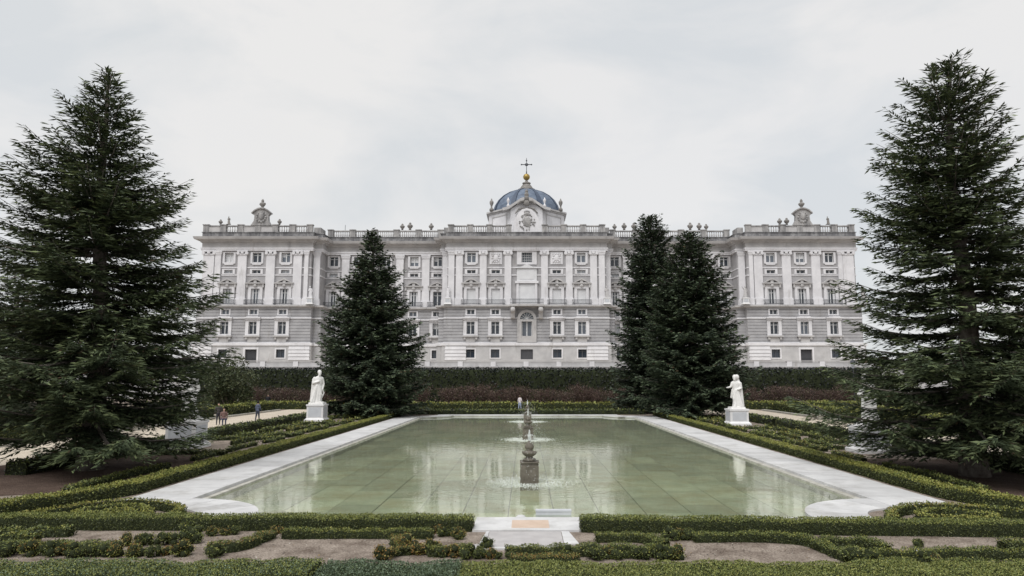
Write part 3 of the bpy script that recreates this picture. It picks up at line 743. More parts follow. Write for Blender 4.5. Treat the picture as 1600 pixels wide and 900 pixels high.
# central axis: attic window, blind panels, long balcony on consoles, arched portal
cx = 0.15
b = MB(); ring(b, 4.0, 26.75, 28.75, 2.1, 26.3, 29.04, -.2, 0)
for i in range(len(b.v)): b.v[i] = (b.v[i][0]+cx, b.v[i][1]+140, b.v[i][2])
w0 = b.build('window', M['limestone'], pal)
MB().add([(cx-1.05,140.42,26.75),(cx+1.05,140.42,26.75),(cx+1.05,140.42,28.75),(cx-1.05,140.42,28.75)], [(0,1,2,3)]).build('pane', M['glass'], w0)
b = MB()
for k in range(-2, 3): b.box(cx+k*.42-.03, cx+k*.42+.03, 140.3, 140.4, 26.75, 28.75)
for k in range(1, 4): b.box(cx-1.05, cx+1.05, 140.31, 140.39, 26.75+k*.5-.03, 26.75+k*.5+.03)
b.build('glazing_bars', M['frame'], w0)
b = MB(); b.box(cx-2.0, cx+2.0, 139.75, 140.02, 22.95, 25.5); b.box(cx-1.45, cx+1.45, 139.7, 139.76, 23.3, 25.1)
ar = [(cx-2.2, 25.52), (cx-1.2, 25.75), (cx-.5, 26.15), (cx, 26.28), (cx+.5, 26.15), (cx+1.2, 25.75), (cx+2.2, 25.52)]
b.prism_xz(ar[::-1], 139.5, 140.02); b.build('upper_panel', M['blind'], pal)
b = MB(); b.box(cx-2.35, cx+2.35, 139.45, 140.02, 22.45, 22.9); b.box(cx-2.1, cx-1.6, 139.6, 140.02, 18.13, 22.44); b.box(cx+1.6, cx+2.1, 139.6, 140.02, 18.13, 22.44); b.build('door_surround', M['limestone'], pal)
b = MB(); b.box(cx-1.58, cx+1.58, 139.8, 140.02, 18.13, 22.3); b.box(cx-1.2, cx+1.2, 139.75, 139.81, 18.6, 21.6); b.build('blind_panel', M['blind'], pal)
b = MB(); b.box(cx-3.4, cx+3.4, 137.6, 139.4, 17.72, 18.1); b.build('long_balcony', M['cornice'], pal)
b = MB()
for zz in (19.02, 18.3): b.box(cx-3.3, cx+3.3, 137.7, 137.78, zz, zz+.08)
for i in range(47): b.box(cx-3.28+i*.1425-.02, cx-3.28+i*.1425+.02, 137.71, 137.77, 18.11, 19.02)
b.build('balcony_railing', M['iron'], pal)
for s_ in (-1, 1):
    b = MB(); pts = [(137.8, 17.7), (137.9, 16.9), (138.5, 16.3), (138.7, 15.4), (139.45, 15.2), (139.45, 17.7)]
    n = len(pts); xa, xb = cx+s_*2.75-.42, cx+s_*2.75+.42
    b.add([(xa, y, z) for y, z in pts] + [(xb, y, z) for y, z in pts], [tuple(range(n)), tuple(reversed(range(n, 2*n)))] + [((i+1) % n, i, i+n, (i+1) % n+n) for i in range(n)])
    b.ball((cx+s_*2.75, 137.75, 17.0), (.5, .4, .5), 10); b.build('console', M['cornice'], pal)
b = MB(); R_ = 1.9
outer = [(cx + R_*math.cos(t), 15.2 + R_*math.sin(t)) for t in np.linspace(0, math.pi, 17)]
inner = [(cx + 1.35*math.cos(t), 15.2 + 1.35*math.sin(t)) for t in np.linspace(0, math.pi, 17)]
for i in range(16):
    q = [outer[i], outer[i+1], inner[i+1], inner[i]]; b.prism_xz(q[::-1] if False else q, 139.0, 139.46)
b.box(cx-1.9, cx-1.05, 139.05, 139.46, 10.62, 15.19); b.box(cx+1.05, cx+1.9, 139.05, 139.46, 10.62, 15.19); b.box(cx-1.05, cx+1.05, 139.05, 139.46, 14.76, 15.19); b.box(cx-1.05, cx+1.05, 139.1, 139.46, 10.62, 11.88)
po = b.build('portal', M['cornice'], pal)
MB().prism_xz([(cx + 1.34*math.cos(t), 15.21 + 1.33*math.sin(t)) for t in np.linspace(0, math.pi, 17)], 139.3, 139.44).build('fanlight', M['glass'], po)
b = MB()
for t in np.linspace(.2, math.pi-.2, 7): b.tube([(cx, 139.25, 15.25), (cx+1.3*math.cos(t), 139.25, 15.25+1.3*math.sin(t))], .05, 4)
b.build('fanlight_bars', M['frame'], po)
MB().add([(cx-1.0,139.9,11.9),(cx+1.0,139.9,11.9),(cx+1.0,139.9,14.75),(cx-1.0,139.9,14.75)], [(0,1,2,3)]).build('pane', M['glass2'], po)
MB().box(cx-.14, cx+.14, 139.78, 139.89, 11.9, 14.75).box(cx-1, cx-.85, 139.78, 139.89, 11.9, 14.75).box(cx+.85, cx+1, 139.78, 139.89, 11.9, 14.75).build('glazing_bars', M['frame'], po)
b = MB(); b.box(cx-1.2, cx+1.2, 139.5, 139.6, 7.3, 9.25); b.build('basement_door', M['door'], pal)
b = MB()
for k in range(9): b.box(cx-1.15+k*.28-.025, cx-1.15+k*.28+.025, 139.3, 139.36, 7.3, 9.25)
b.build('iron_grille', M['iron'], pal)

# ---- roof crests of the end pavilions
def crest(x):
    b = MB(); Y = 139.9
    prof = [(-2.5, 34.3), (-2.2, 34.6), (-1.75, 35.3), (-1.65, 36.4), (-2.2, 36.9), (-1.5, 37.5), (-.7, 37.9), (0, 38.0), (.7, 37.9), (1.5, 37.5), (2.2, 36.9), (1.65, 36.4), (1.75, 35.3), (2.2, 34.6), (2.5, 34.3)]
    b.prism_xz([(x+p*.85, 34.3+(z-34.3)*.93) for p, z in prof[::-1]], Y-.4, Y+.4)
    top = [(-2.3, 36.85), (-1.5, 37.45), (-.7, 37.85), (0, 37.95), (.7, 37.85), (1.5, 37.45), (2.3, 36.85), (2.3, 37.1), (1.5, 37.75), (.7, 38.1), (0, 38.2), (-.7, 38.1), (-1.5, 37.75), (-2.3, 37.1)]
    b.prism_xz([(x+p*.85, 34.3+(z-34.3)*.93) for p, z in top], Y-.7, Y+.6)
    b.ball((x, Y-.45, 36.2), (.6, .25, .8), 10)
    for k in range(12):
        a = k*.53; b.ball((x+.9*math.cos(a), Y-.45, 35.95+1.0*math.sin(a)), (.25, .18, .25), 6)
    c_ = b.build('roof_crest', M['parapet'], pal)
    b = MB(); b.lathe([(.35, 37.85), (.2, 38.1), (.4, 38.35), (.62, 38.7), (.5, 38.95), (.22, 39.1), (.3, 39.3), (.26, 39.5), (.08, 39.8)], 10, (x, Y, 0)); b.ball((x+.42, Y, 38.8), .26, 6); b.ball((x-.42, Y, 38.7), .24, 6)
    b.build('crest_finial', M['urn'], c_, smooth=True)
crest(-53.6); crest(56.0)

urn_prof = [(.3, 34.46), (.22, 34.7), (.5, 35.0), (.62, 35.3), (.45, 35.55), (.2, 35.65), (.3, 35.8), (.08, 36.05)]
um = MB().lathe(urn_prof, 10).mesh('roof_urn', M['urn'], True)
def urns(lst, Y):
    for px, s_ in lst:
        x = fac(px, 350, Y)[0]
        place('roof_urn', um, pal, (x, Y-.1, 34.47*(1-s_)), scale=(s_, s_, s_))
urns([(629, .85), (641, 1.0), (674, .9), (960, .8), (975, .95), (990, .95), (1078, 1.0), (1092, .95), (1103, .8)], 145)
urns([(1218, .85), (1229, .9), (345, .7), (437, .75)], 140)
MB().tube([(fac(539.5, 355, 150)[0], 150, 32), (fac(539.5, 355, 150)[0], 150, 36.6)], .05, 5).build('lightning_rod', M['iron'], pal)

# ---- dome
DX, DY = 0.1, 156.0
b = MB(); n8 = 8
def octa(r, a=math.pi/8): return [(DX + r*math.cos(a+k*math.pi/4), DY + r*math.sin(a+k*math.pi/4)) for k in range(8)]
b.prism_xy(octa(9.0), 31, 39.3); dr = b.build('drum', M['limestone'], pal)
b = MB(); b.prism_xy(octa(9.25), 39.31, 39.6); b.prism_xy(octa(9.6), 39.61, 39.95); b.build('drum_cornice', M['cornice'], dr)
b = MB()
for k in range(8):
    a = k*math.pi/4 - math.pi/2
    if k == 0: continue
    # recessed panels shown as raised frames on each face
    ux, uy = -math.sin(a), math.cos(a); R1 = 9.0*math.cos(math.pi/8)
    for (s0, s1, z0, z1) in ((-2.4, 2.4, 38.5, 38.7), (-2.4, 2.4, 34.6, 34.8), (-2.4, -2.2, 34.8, 38.5), (2.2, 2.4, 34.8, 38.5)):
        q = []
        for d in (R1-.02, R1+.1):
            for s_ in (s0, s1): q.append((DX + d*math.cos(a) + s_*ux, DY + d*math.sin(a) + s_*uy))
        b.prism_xy([q[0], q[2], q[3], q[1]], z0, z1)
b.build('panel_mouldings', M['cornice'], dr)
prof = [(7.85, 39.95), (7.7, 40.6), (7.3, 41.8), (6.5, 43.1), (5.4, 44.2), (4.0, 45.1), (2.5, 45.7), (1.7, 45.95)]
dome = MB().lathe([(r*.985, z) for r, z in prof], 48, (DX, DY, 0)).build('dome', M['slate'], pal, smooth=True)
b = MB()
for k in range(8):
    a = k*math.pi/4 + math.pi/8
    pts = [(r, z) for r, z in prof]
    vs = []; hw = .13
    for r, z in pts:
        for da, dr_ in ((-.055*(.4+r/9), -.05), (-.055*(.4+r/9), .14), (.055*(.4+r/9), .14), (.055*(.4+r/9), -.05)):
            aa = a + da*(1 if r > 2 else 2); vs.append((DX+(r+dr_)*math.cos(aa), DY+(r+dr_)*math.sin(aa), z+dr_*.6))
    fs = []
    for i in range(len(pts)-1):
        for q in range(4): fs.append((i*4+q, i*4+(q+1) % 4, (i+1)*4+(q+1) % 4, (i+1)*4+q))
    b.add(vs, fs)
b.build('dome_ribs', M['slate_rib'], dome)
MB().lathe([(1.95, 45.75), (1.95, 46.15), (1.5, 46.3), (1.45, 46.5), (1.05, 47.1), (.7, 47.35), (.95, 47.5), (.95, 47.7), (.5, 47.85), (.28, 48.2), (.22, 48.5)], 20, (DX, DY, 0)).build('lantern_cap', M['urn'], dome)
MB().ball((DX, DY, 49.1), .78, 16).build('gilded_ball', M['gold'], dome, smooth=True)
b = MB(); b.lathe([(.1, 49.8), (.13, 50.3), (.07, 50.6), (.07, 53.3), (.03, 53.6)], 6, (DX, DY, 0)); b.box(DX-1.15, DX+1.15, DY-.06, DY+.06, 51.95, 52.12)
for dx_, dz_ in ((-1.15, 52.03), (1.15, 52.03), (0, 52.95)): b.ball((DX+dx_, DY, dz_), .19, 6)
b.ball((DX, DY, 52.03), (.42, .12, .38), 8); b.build('cross', M['iron'], dome)
# curved pediment in front of the drum with carved arms
fy = DY - 9.0*math.cos(math.pi/8)
top = [(-5.2, 39.55), (-3.9, 39.9), (-2.4, 40.9), (-1.2, 41.75), (0, 42.0), (1.2, 41.75), (2.4, 40.9), (3.9, 39.9), (5.2, 39.55)]
b = MB(); low = [(x*.97, z-.55) for x, z in top]
for i in range(8):
    q = [top[i], top[i+1], low[i+1], low[i]]; b.prism_xz([(DX+x, z) for x, z in q][::-1], fy-1.3, fy+.5)
b.build('curved_pediment', M['cornice'], dr)
b = MB(); b.prism_xz([(DX+x, z) for x, z in ([(-3.5, 31.5)] + [(p[0]*.9, p[1]) for p in low[1:-1]] + [(3.5, 31.5)])], fy-.6, fy+.3)
b.build('pediment_wall', M['limestone'], dr)
Yc = 140.3; b = MB()
cr = [(-2.9, 32.93), (-2.75, 34.6), (-2.3, 35.8), (-1.7, 37.0), (-.9, 37.7), (0, 37.9), (.9, 37.7), (1.7, 37.0), (2.3, 35.8), (2.75, 34.6), (2.9, 32.93)]
b.prism_xz([(.15+x, z) for x, z in cr], Yc-.4, Yc+.5)
b.build('crest_panel', M['limestone'], pal)
b = MB(); rc = random.Random(5)
b.ball((.15, Yc-.45, 35.1), (.85, .3, 1.1), 12)
for k in range(40):
    a = rc.uniform(0, 6.28); r_ = rc.uniform(.7, 1.7); b.ball((.15+r_*math.cos(a), Yc-.42, 35.0+r_*math.sin(a)), (rc.uniform(.12, .32), .22, rc.uniform(.1, .26)), 6)
b.ball((.15, Yc-.4, 36.7), (.6, .3, .4), 8)
for k in range(5): b.ball((.15-.5+k*.25, Yc-.42, 37.15+.15*math.sin(k*.785)), (.11, .15, .22), 6)
b.build('carved_arms', M['parapet'], pal)
b = MB(); b.ball((DX, fy-1.35, 40.6), (.75, .35, .7), 8); b.ball((DX, fy-1.35, 41.7), (.5, .35, .5), 8); b.lathe([(.4, 42.0), (.5, 42.5), (.3, 42.9), (.35, 43.2), (.1, 43.6)], 8, (DX, fy-1.2, 0))
for s_ in (-1, 1):
    b.tube([(DX+s_*.5, fy-1.4, 41.0), (DX+s_*1.3, fy-1.4, 40.9), (DX+s_*2.0, fy-1.4, 40.2)], [.3, .28, .12], 6)
    b.tube([(DX+s_*.3, fy-1.0, 39.6), (DX+s_*1.6, fy-1.0, 39.4), (DX+s_*2.4, fy-1.0, 38.4)], [.22, .2, .12], 6)
b.build('pediment_carving', M['urn'], dr)
for px_, z_, yy in ((768, 39.95, DY-5), (876, 39.95, DY-5), (794, 40.0, fy-.5), (851, 40.0, fy-.5)):
    x = fac(px_, 325, yy)[0]
    o = MB().lathe([(.45, 0), (.45, .5), (.2, .7), (.18, 1.1), (.42, 1.7), (.45, 2.1), (.2, 2.4), (.1, 2.8)], 10).build('dome_urn', M['urn'] if abs(x) > 5 else M['limestone'], pal, True, (x, yy, z_))
    if abs(x) < 5: o.scale = (.72, .72, .72)

# ================================================================== FIGURES
def remesh(b, voxel, smooth_it=4):
    me = b.mesh('tmp', M['limestone']); o = bpy.data.objects.new('tmp', me); COL.objects.link(o)
    r = o.modifiers.new('r', 'REMESH'); r.mode = 'VOXEL'; r.voxel_size = voxel; r.use_smooth_shade = True
    s_ = o.modifiers.new('s', 'SMOOTH'); s_.factor = .5; s_.iterations = smooth_it
    dg = bpy.context.evaluated_depsgraph_get(); out = bpy.data.meshes.new_from_object(o.evaluated_get(dg))
    bpy.data.objects.remove(o); out.materials.clear(); return out
def cap(b, p, q, r0, r1, n=10):
    b.tube([p, q], [r0, r1], n); b.ball(p, r0, n); b.ball(q, r1, n)
def statue_body(variant, seed):
    """robed standing figure about 2.0 units tall, facing -Y"""
    b = MB(); r_ = random.Random(seed); m = 1 if variant in (0, 2) else -1
    # robe
    secs = [(0.0, .40, .30, -.10), (.35, .34, .26, -.07), (.75, .29, .22, -.02), (1.05, .25, .19, .0), (1.25, .27, .19, .02), (1.5, .29, .18, .03), (1.66, .17, .13, .04)]
    vs = []; n = 20
    ph = [r_.uniform(0, 6) for _ in range(3)]
    for z, rx, ry, ox in secs:
        for k in range(n):
            a = 2*math.pi*k/n; f = 1 + (.10*math.sin(5*a+ph[0]+z*1.5) + .06*math.sin(9*a+ph[1]-z*2))*max(0, 1-z/1.5)
            vs.append((m*ox + rx*f*math.cos(a), ry*f*math.sin(a), z))
    fs = [(i*n+k, i*n+(k+1) % n, (i+1)*n+(k+1) % n, (i+1)*n+k) for i in range(len(secs)-1) for k in range(n)]
    fs += [tuple(reversed(range(n))), tuple(range((len(secs)-1)*n, len(secs)*n))]
    b.add(vs, fs)
    for k in range(7):        # folds
        x0 = r_.uniform(-.25, .25); cap(b, (m*(x0*.5), -.2, 1.1), (m*(x0*1.4-.1), -.27, .05), .035, .055, 8)
    # forward leg
    cap(b, (m*.12, -.12, .95), (m*.2, -.22, .5), .12, .09); cap(b, (m*.2, -.22, .5), (m*.17, -.16, .06), .08, .06); cap(b, (m*.17, -.16, .05), (m*.22, -.34, .03), .055, .045)
    # neck, head, hair
    cap(b, (m*.04, 0, 1.62), (m*.06, -.03, 1.76), .085, .08); hx = m*.09
    b.ball((hx, -.05, 1.88), (.125, .145, .165), 14); b.ball((hx-m*.02, .0, 1.92), (.15, .16, .15), 14); b.ball((hx+m*.02, -.19, 1.865), (.025, .045, .035), 8); b.ball((hx, -.13, 1.76), (.09, .1, .1), 10)
    # arms
    if variant == 0:
        cap(b, (-.27, 0, 1.53), (-.36, -.05, 1.22), .10, .085); cap(b, (-.36, -.05, 1.22), (-.05, -.26, 1.3), .08, .06); b.ball((.0, -.29, 1.32), (.08, .06, .07), 8)
        cap(b, (.27, 0, 1.53), (.40, .03, 1.18), .095, .075); cap(b, (.40, .03, 1.18), (.33, -.08, .86), .07, .055); b.ball((.31, -.11, .8), (.06, .06, .09), 8)
        cap(b, (.3, -.1, .8), (.42, -.05, .62), .07, .05); cap(b, (.42, -.05, .62), (.28, -.1, .3), .06, .05)
        cap(b, (-.33, .05, 1.45), (-.42, .08, .1), .10, .12); cap(b, (-.25, .1, 1.5), (-.3, .15, .1), .12, .16)
    elif variant == 1:
        cap(b, (-.26, 0, 1.53), (-.38, -.12, 1.28), .095, .075); cap(b, (-.38, -.12, 1.28), (-.62, -.24, 1.24), .07, .05); b.ball((-.66, -.25, 1.24), (.07, .05, .05), 8)
        cap(b, (.28, 0, 1.53), (.38, -.02, 1.2), .1, .085); cap(b, (.38, -.02, 1.2), (.14, -.27, 1.12), .075, .055); b.ball((.1, -.29, 1.13), (.07, .05, .06), 8)
        cap(b, (.34, .06, 1.5), (.46, .1, .08), .1, .12); cap(b, (.2, .12, 1.7), (.38, .14, .3), .1, .15); cap(b, (-.3, -.1, 1.1), (-.36, -.02, .62), .05, .07)
        b.ball((.1, .06, 1.9), (.18, .16, .18), 10)
    elif variant == 2:
        cap(b, (-.27, 0, 1.52), (-.5, -.1, 1.75), .09, .07); cap(b, (-.5, -.1, 1.75), (-.62, -.15, 2.02), .065, .05)
        cap(b, (.27, 0, 1.52), (.42, 0, 1.2), .09, .075); cap(b, (.42, 0, 1.2), (.3, -.2, 1.0), .07, .055)
        cap(b, (.3, .1, 1.5), (.4, .12, .2), .09, .13)
    else:
        cap(b, (-.27, 0, 1.52), (-.36, 0, 1.18), .1, .085); cap(b, (-.36, 0, 1.18), (-.12, -.25, 1.22), .075, .055)
        cap(b, (.27, 0, 1.52), (.38, 0, 1.15), .1, .085); cap(b, (.38, 0, 1.15), (.3, -.2, .85), .07, .055); cap(b, (.32, -.22, .85), (.34, -.25, 0), .05, .06)
    me = remesh(b, .034, 2); return me
STB = {v: statue_body(v, v+3) for v in range(4)}
STM = {}
def statue(name, x, y, z, h, variant, rz, mats, label, group, ped=None, plinth=.12):
    e = empty(name, (x, y, z), label, 'statue', group)
    key = (variant, mats[0].name)
    if key not in STM: STM[key] = STB[variant].copy(); STM[key].materials.append(mats[0])
    me = STM[key]
    base = z
    if ped:
        w, hp = ped
        b = MB(); b.frustum(x, y, z, z+.16, w/2+.16, w/2+.16, w/2+.16, w/2+.16); b.frustum(x, y, z+.161, z+.28, w/2+.14, w/2+.14, w/2+.02, w/2+.02)
        b.frustum(x, y, z+.281, z+hp-.14, w/2, w/2, w/2, w/2); b.frustum(x, y, z+hp-.139, z+hp, w/2+.05, w/2+.05, w/2+.05, w/2+.05)
        p = b.build('pedestal', M['pedestal_edge'], e)
        for dx, dy in ((0, -1), (1, 0), (-1, 0), (0, 1)):
            b = MB(); hw = w/2-.16; t0, t1 = w/2-.03, w/2+.012
            if dy: b.box(x-hw, x+hw, min(y+dy*t0, y+dy*t1), max(y+dy*t0, y+dy*t1), z+.38, z+hp-.24)
            else: b.box(min(x+dx*t0, x+dx*t1), max(x+dx*t0, x+dx*t1), y-hw, y+hw, z+.38, z+hp-.24)
            b.build('inset_panel', M['pedestal'], p)
        base = z + hp
    s_ = h / 2.05
    b = MB(); b.frustum(x, y, base, base+plinth*s_, .46*s_, .40*s_, .44*s_, .38*s_); b.ball((x+.1, y, base+plinth*s_), (.4*s_, .33*s_, .07), 10); b.build('plinth', mats[0], e)
    o = place('figure', me, e, (x, y, base + plinth*s_*.8), rz, (s_*.88, s_*.9, s_))
    return e
ms = [M['marble_statue']]
lx, ly = ground(495, 658); statue('garden_statue', lx, ly, 0, 2.75, 0, .35, ms, 'white marble statue of a robed figure left of the pool, hand at chest', 'marble statues round the pool', (1.38, 1.42))
rx_, ry_ = ground(1152, 664); statue('garden_statue', rx_, ry_, 0, 2.5, 1, -.15, ms, 'white marble statue of a cloaked figure right of the pool, arm held out', 'marble statues round the pool', (1.4, 1.25))
statue('garden_statue', -17.8, 37.6, 0, 2.7, 3, .3, ms, 'white marble statue half hidden by the big left conifer', 'marble statues round the pool', (1.5, 1.4))
statue('garden_statue', 16.9, 35.3, 0, 2.4, 3, -.3, ms, 'white marble statue half hidden behind the big right conifer', 'marble statues round the pool', (1.4, 1.3))
for px_, Y, v, lab in ((485, 139.2, 3, 'stone statue on the ledge at the inner corner of the left pavilion'), (700, 139.4, 2, 'stone statue on the ledge at the left end of the central pavilion'),
                       (948, 139.4, 3, 'stone statue on the ledge at the right end of the central pavilion'), (1164, 139.2, 2, 'stone statue on the ledge at the inner corner of the right pavilion'), (1339, 139.2, 1, 'stone statue on the ledge at the outermost right corner of the palace')):
    x = fac(px_, 460, Y)[0]
    if px_ == 1339: x = 67.0; 
    ee = statue('ledge_statue', x, Y-.1, 18.13, 2.3, v, 0, [M['limestone']] if px_ < 900 else [M['cornice']], lab, 'statues on the palace ledge', (1.2, 1.3))
for px_, lab in ((358, 'small stone figure on the roof parapet of the left pavilion'), (1293, 'small stone figure on the roof parapet of the right pavilion')):
    x = fac(px_, 345, 140)[0]; statue('roof_statue', x, 139.9, 34.5, 1.6, 3, 0, [M['urn']], lab, 'statues on the roof')
    
# ---- people
def person(x, y, rz, h, label, hair, top, legs, skin=(.45, .3, .23), seat=False, stride=.12):
    b = MB()
    if not seat:
        for s_ in (-1, 1):
            cap(b, (s_*.09, 0, .9), (s_*.1, s_*stride*.5, .5), .095, .07); cap(b, (s_*.1, s_*stride*.5, .5), (s_*.1, s_*stride+.02, .09), .065, .045); cap(b, (s_*.1, s_*stride+.03, .045), (s_*.11, s_*stride-.14, .04), .045, .04)
        zb = 0
    else:
        zb = -.42
        for s_ in (-1, 1):
            cap(b, (s_*.1, 0, .5), (s_*.11, -.42, .5), .1, .075); cap(b, (s_*.11, -.42, .5), (s_*.11, -.42, .09), .07, .05); cap(b, (s_*.11, -.42, .045), (s_*.12, -.6, .04), .045, .04)
    b.ball((0, 0, .95+zb), (.17, .13, .14), 12); b.ball((0, 0, 1.15+zb), (.17, .12, .22), 12); b.ball((0, 0, 1.36+zb), (.205, .125, .14), 12)
    cap(b, (0, 0, 1.4+zb), (0, -.01, 1.55+zb), .065, .06); b.ball((0, -.015, 1.64+zb), (.085, .1, .12), 12); b.ball((0, -.11, 1.625+zb), (.018, .03, .025), 6); b.ball((0, .015, 1.68+zb), (.097, .105, .105), 12)
    for s_ in (-1, 1):
        cap(b, (s_*.2, 0, 1.42+zb), (s_*.26, s_*.05, 1.13+zb), .06, .05); cap(b, (s_*.26, s_*.05, 1.13+zb), (s_*.24, s_*.08-.1, .9+zb), .045, .035); b.ball((s_*.24, s_*.08-.12, .84+zb), (.03, .04, .06), 8)
    me = remesh(b, .028, 2)
    for c_ in (hair, top, legs, skin, (.03, .03, .03)): me.materials.append(mat_plain('cloth', c_, .85))
    idx = []
    for p in me.polygons:
        c_ = p.center; z = c_.z - zb
        if z > 1.54: i = 3 if (c_.y < -.045 and z < 1.70) else 0
        elif z > 1.49: i = 3
        elif z < .89 and abs(c_.x) > .19 and not seat: i = 3
        elif z > .95: i = 1
        elif c_.z < .08: i = 4
        else: i = 2
        idx.append(i)
    me.polygons.foreach_set('material_index', idx)
    o = place('person', me, None, (x, y, 0), rz, h/1.76); tag(o, label, 'person', 'visitors in the garden'); return o
wx, wy = ground(402, 659); person(wx, wy, 2.6, 1.72, 'person in a slate blue jacket walking on the gravel path', (.01, .01, .012), (.07, .085, .13), (.03, .038, .06))
sx_, sy_ = ground(349, 664); person(sx_, sy_, .5, 1.7, 'dark haired person seated at the edge of the gravel path', (.03, .018, .012), (.16, .10, .09), (.03, .04, .08), seat=True)
person(sx_-.55, sy_+.3, .3, 1.68, 'person in dark clothes standing behind the seated one', (.02, .014, .01), (.05, .045, .045), (.03, .03, .04))
person(-33.2, 82, 2.0, 1.75, 'person in a white top behind the far left clipped hedge', (.02, .015, .012), (.7, .7, .72), (.05, .05, .07))
person(-30.6, 84.5, .4, 1.7, 'person in black beyond the far left clipped hedge', (.015, .012, .01), (.02, .02, .025), (.02, .02, .03))
person(-.7, 80, 2.4, 1.7, 'person in a pale top on the path beyond the far end of the pool', (.10, .07, .05), (.62, .58, .60), (.3, .36, .5))

# ================================================================== FOUNTAINS
def fountain(y, label):
    x = .12; e = empty('pool_fountain', (x, y, FLOOR_Z), label, 'fountain', 'fountains on the pool axis')
    b = MB(); b.box(x-.33, x+.33, y-.33, y+.33, FLOOR_Z+.07, .52); b.box(x-.3, x+.3, y-.3, y+.3, .521, .6); b.box(x-.34, x+.34, y-.34, y+.34, .601, .64); b.build('block', M['fountain'], e)
    b = MB(); b.lathe([(.24, .64), (.24, .72), (.13, .76), (.12, .8), (.22, .86), (.27, .93), (.26, .98), (.14, 1.0), (.1, 1.03), (.15, 1.08), (.17, 1.15), (.13, 1.24), (.06, 1.3), (.05, 1.36)], 16, (x, y, 0)); b.build('baluster_bowl', M['fountain'], e, True)
    r_ = np.random.default_rng(int(y)); Vq = []
    b = MB()
    def drop(p, sz, el):
        vs = [(p[0]+sz, p[1], p[2]), (p[0]-sz, p[1], p[2]), (p[0], p[1]+sz, p[2]), (p[0], p[1]-sz, p[2]), (p[0], p[1], p[2]+el), (p[0], p[1], p[2]-el)]
        b.add(vs, [(0,2,4),(2,1,4),(1,3,4),(3,0,4),(2,0,5),(1,2,5),(3,1,5),(0,3,5)])
    for k in range(140):     # central jet
        z = 1.3 + r_.random()*.42; w = .05*(1-(z-1.3)/.5); drop((x+r_.normal()*w*.6, y+r_.normal()*w*.6, z), .018, .05)
    for k in range(600):     # drops falling back in a ring
        a = r_.random()*6.283; t = r_.random(); R0 = 1.0 + .25*r_.normal(); rr_ = R0*t; zz = 1.55 + .35*t - (1.55+.35+.1)*t*t
        if t < .55 and r_.random() < .75: continue
        drop((x+rr_*math.cos(a), y+rr_*math.sin(a), max(zz, -.06)), .008, .022)
    tag(b.build('water_spray', M['foam'], e), kind='stuff')
    b = MB()
    for k in range(2200):
        a = r_.random()*6.283; R0 = abs(r_.normal(0.95, .4)); s_ = r_.uniform(.005, .017); drop((x+R0*math.cos(a), y+R0*math.sin(a), WATER_Z+.008), s_, .012)
    tag(b.build('splash', M['foam'], e), kind='stuff')
fountain(25.95, 'brown stone fountain standing nearest in the pool'); fountain(43.7, 'brown stone fountain in the middle of the pool'); fountain(61.4, 'brown stone fountain at the far end of the pool')

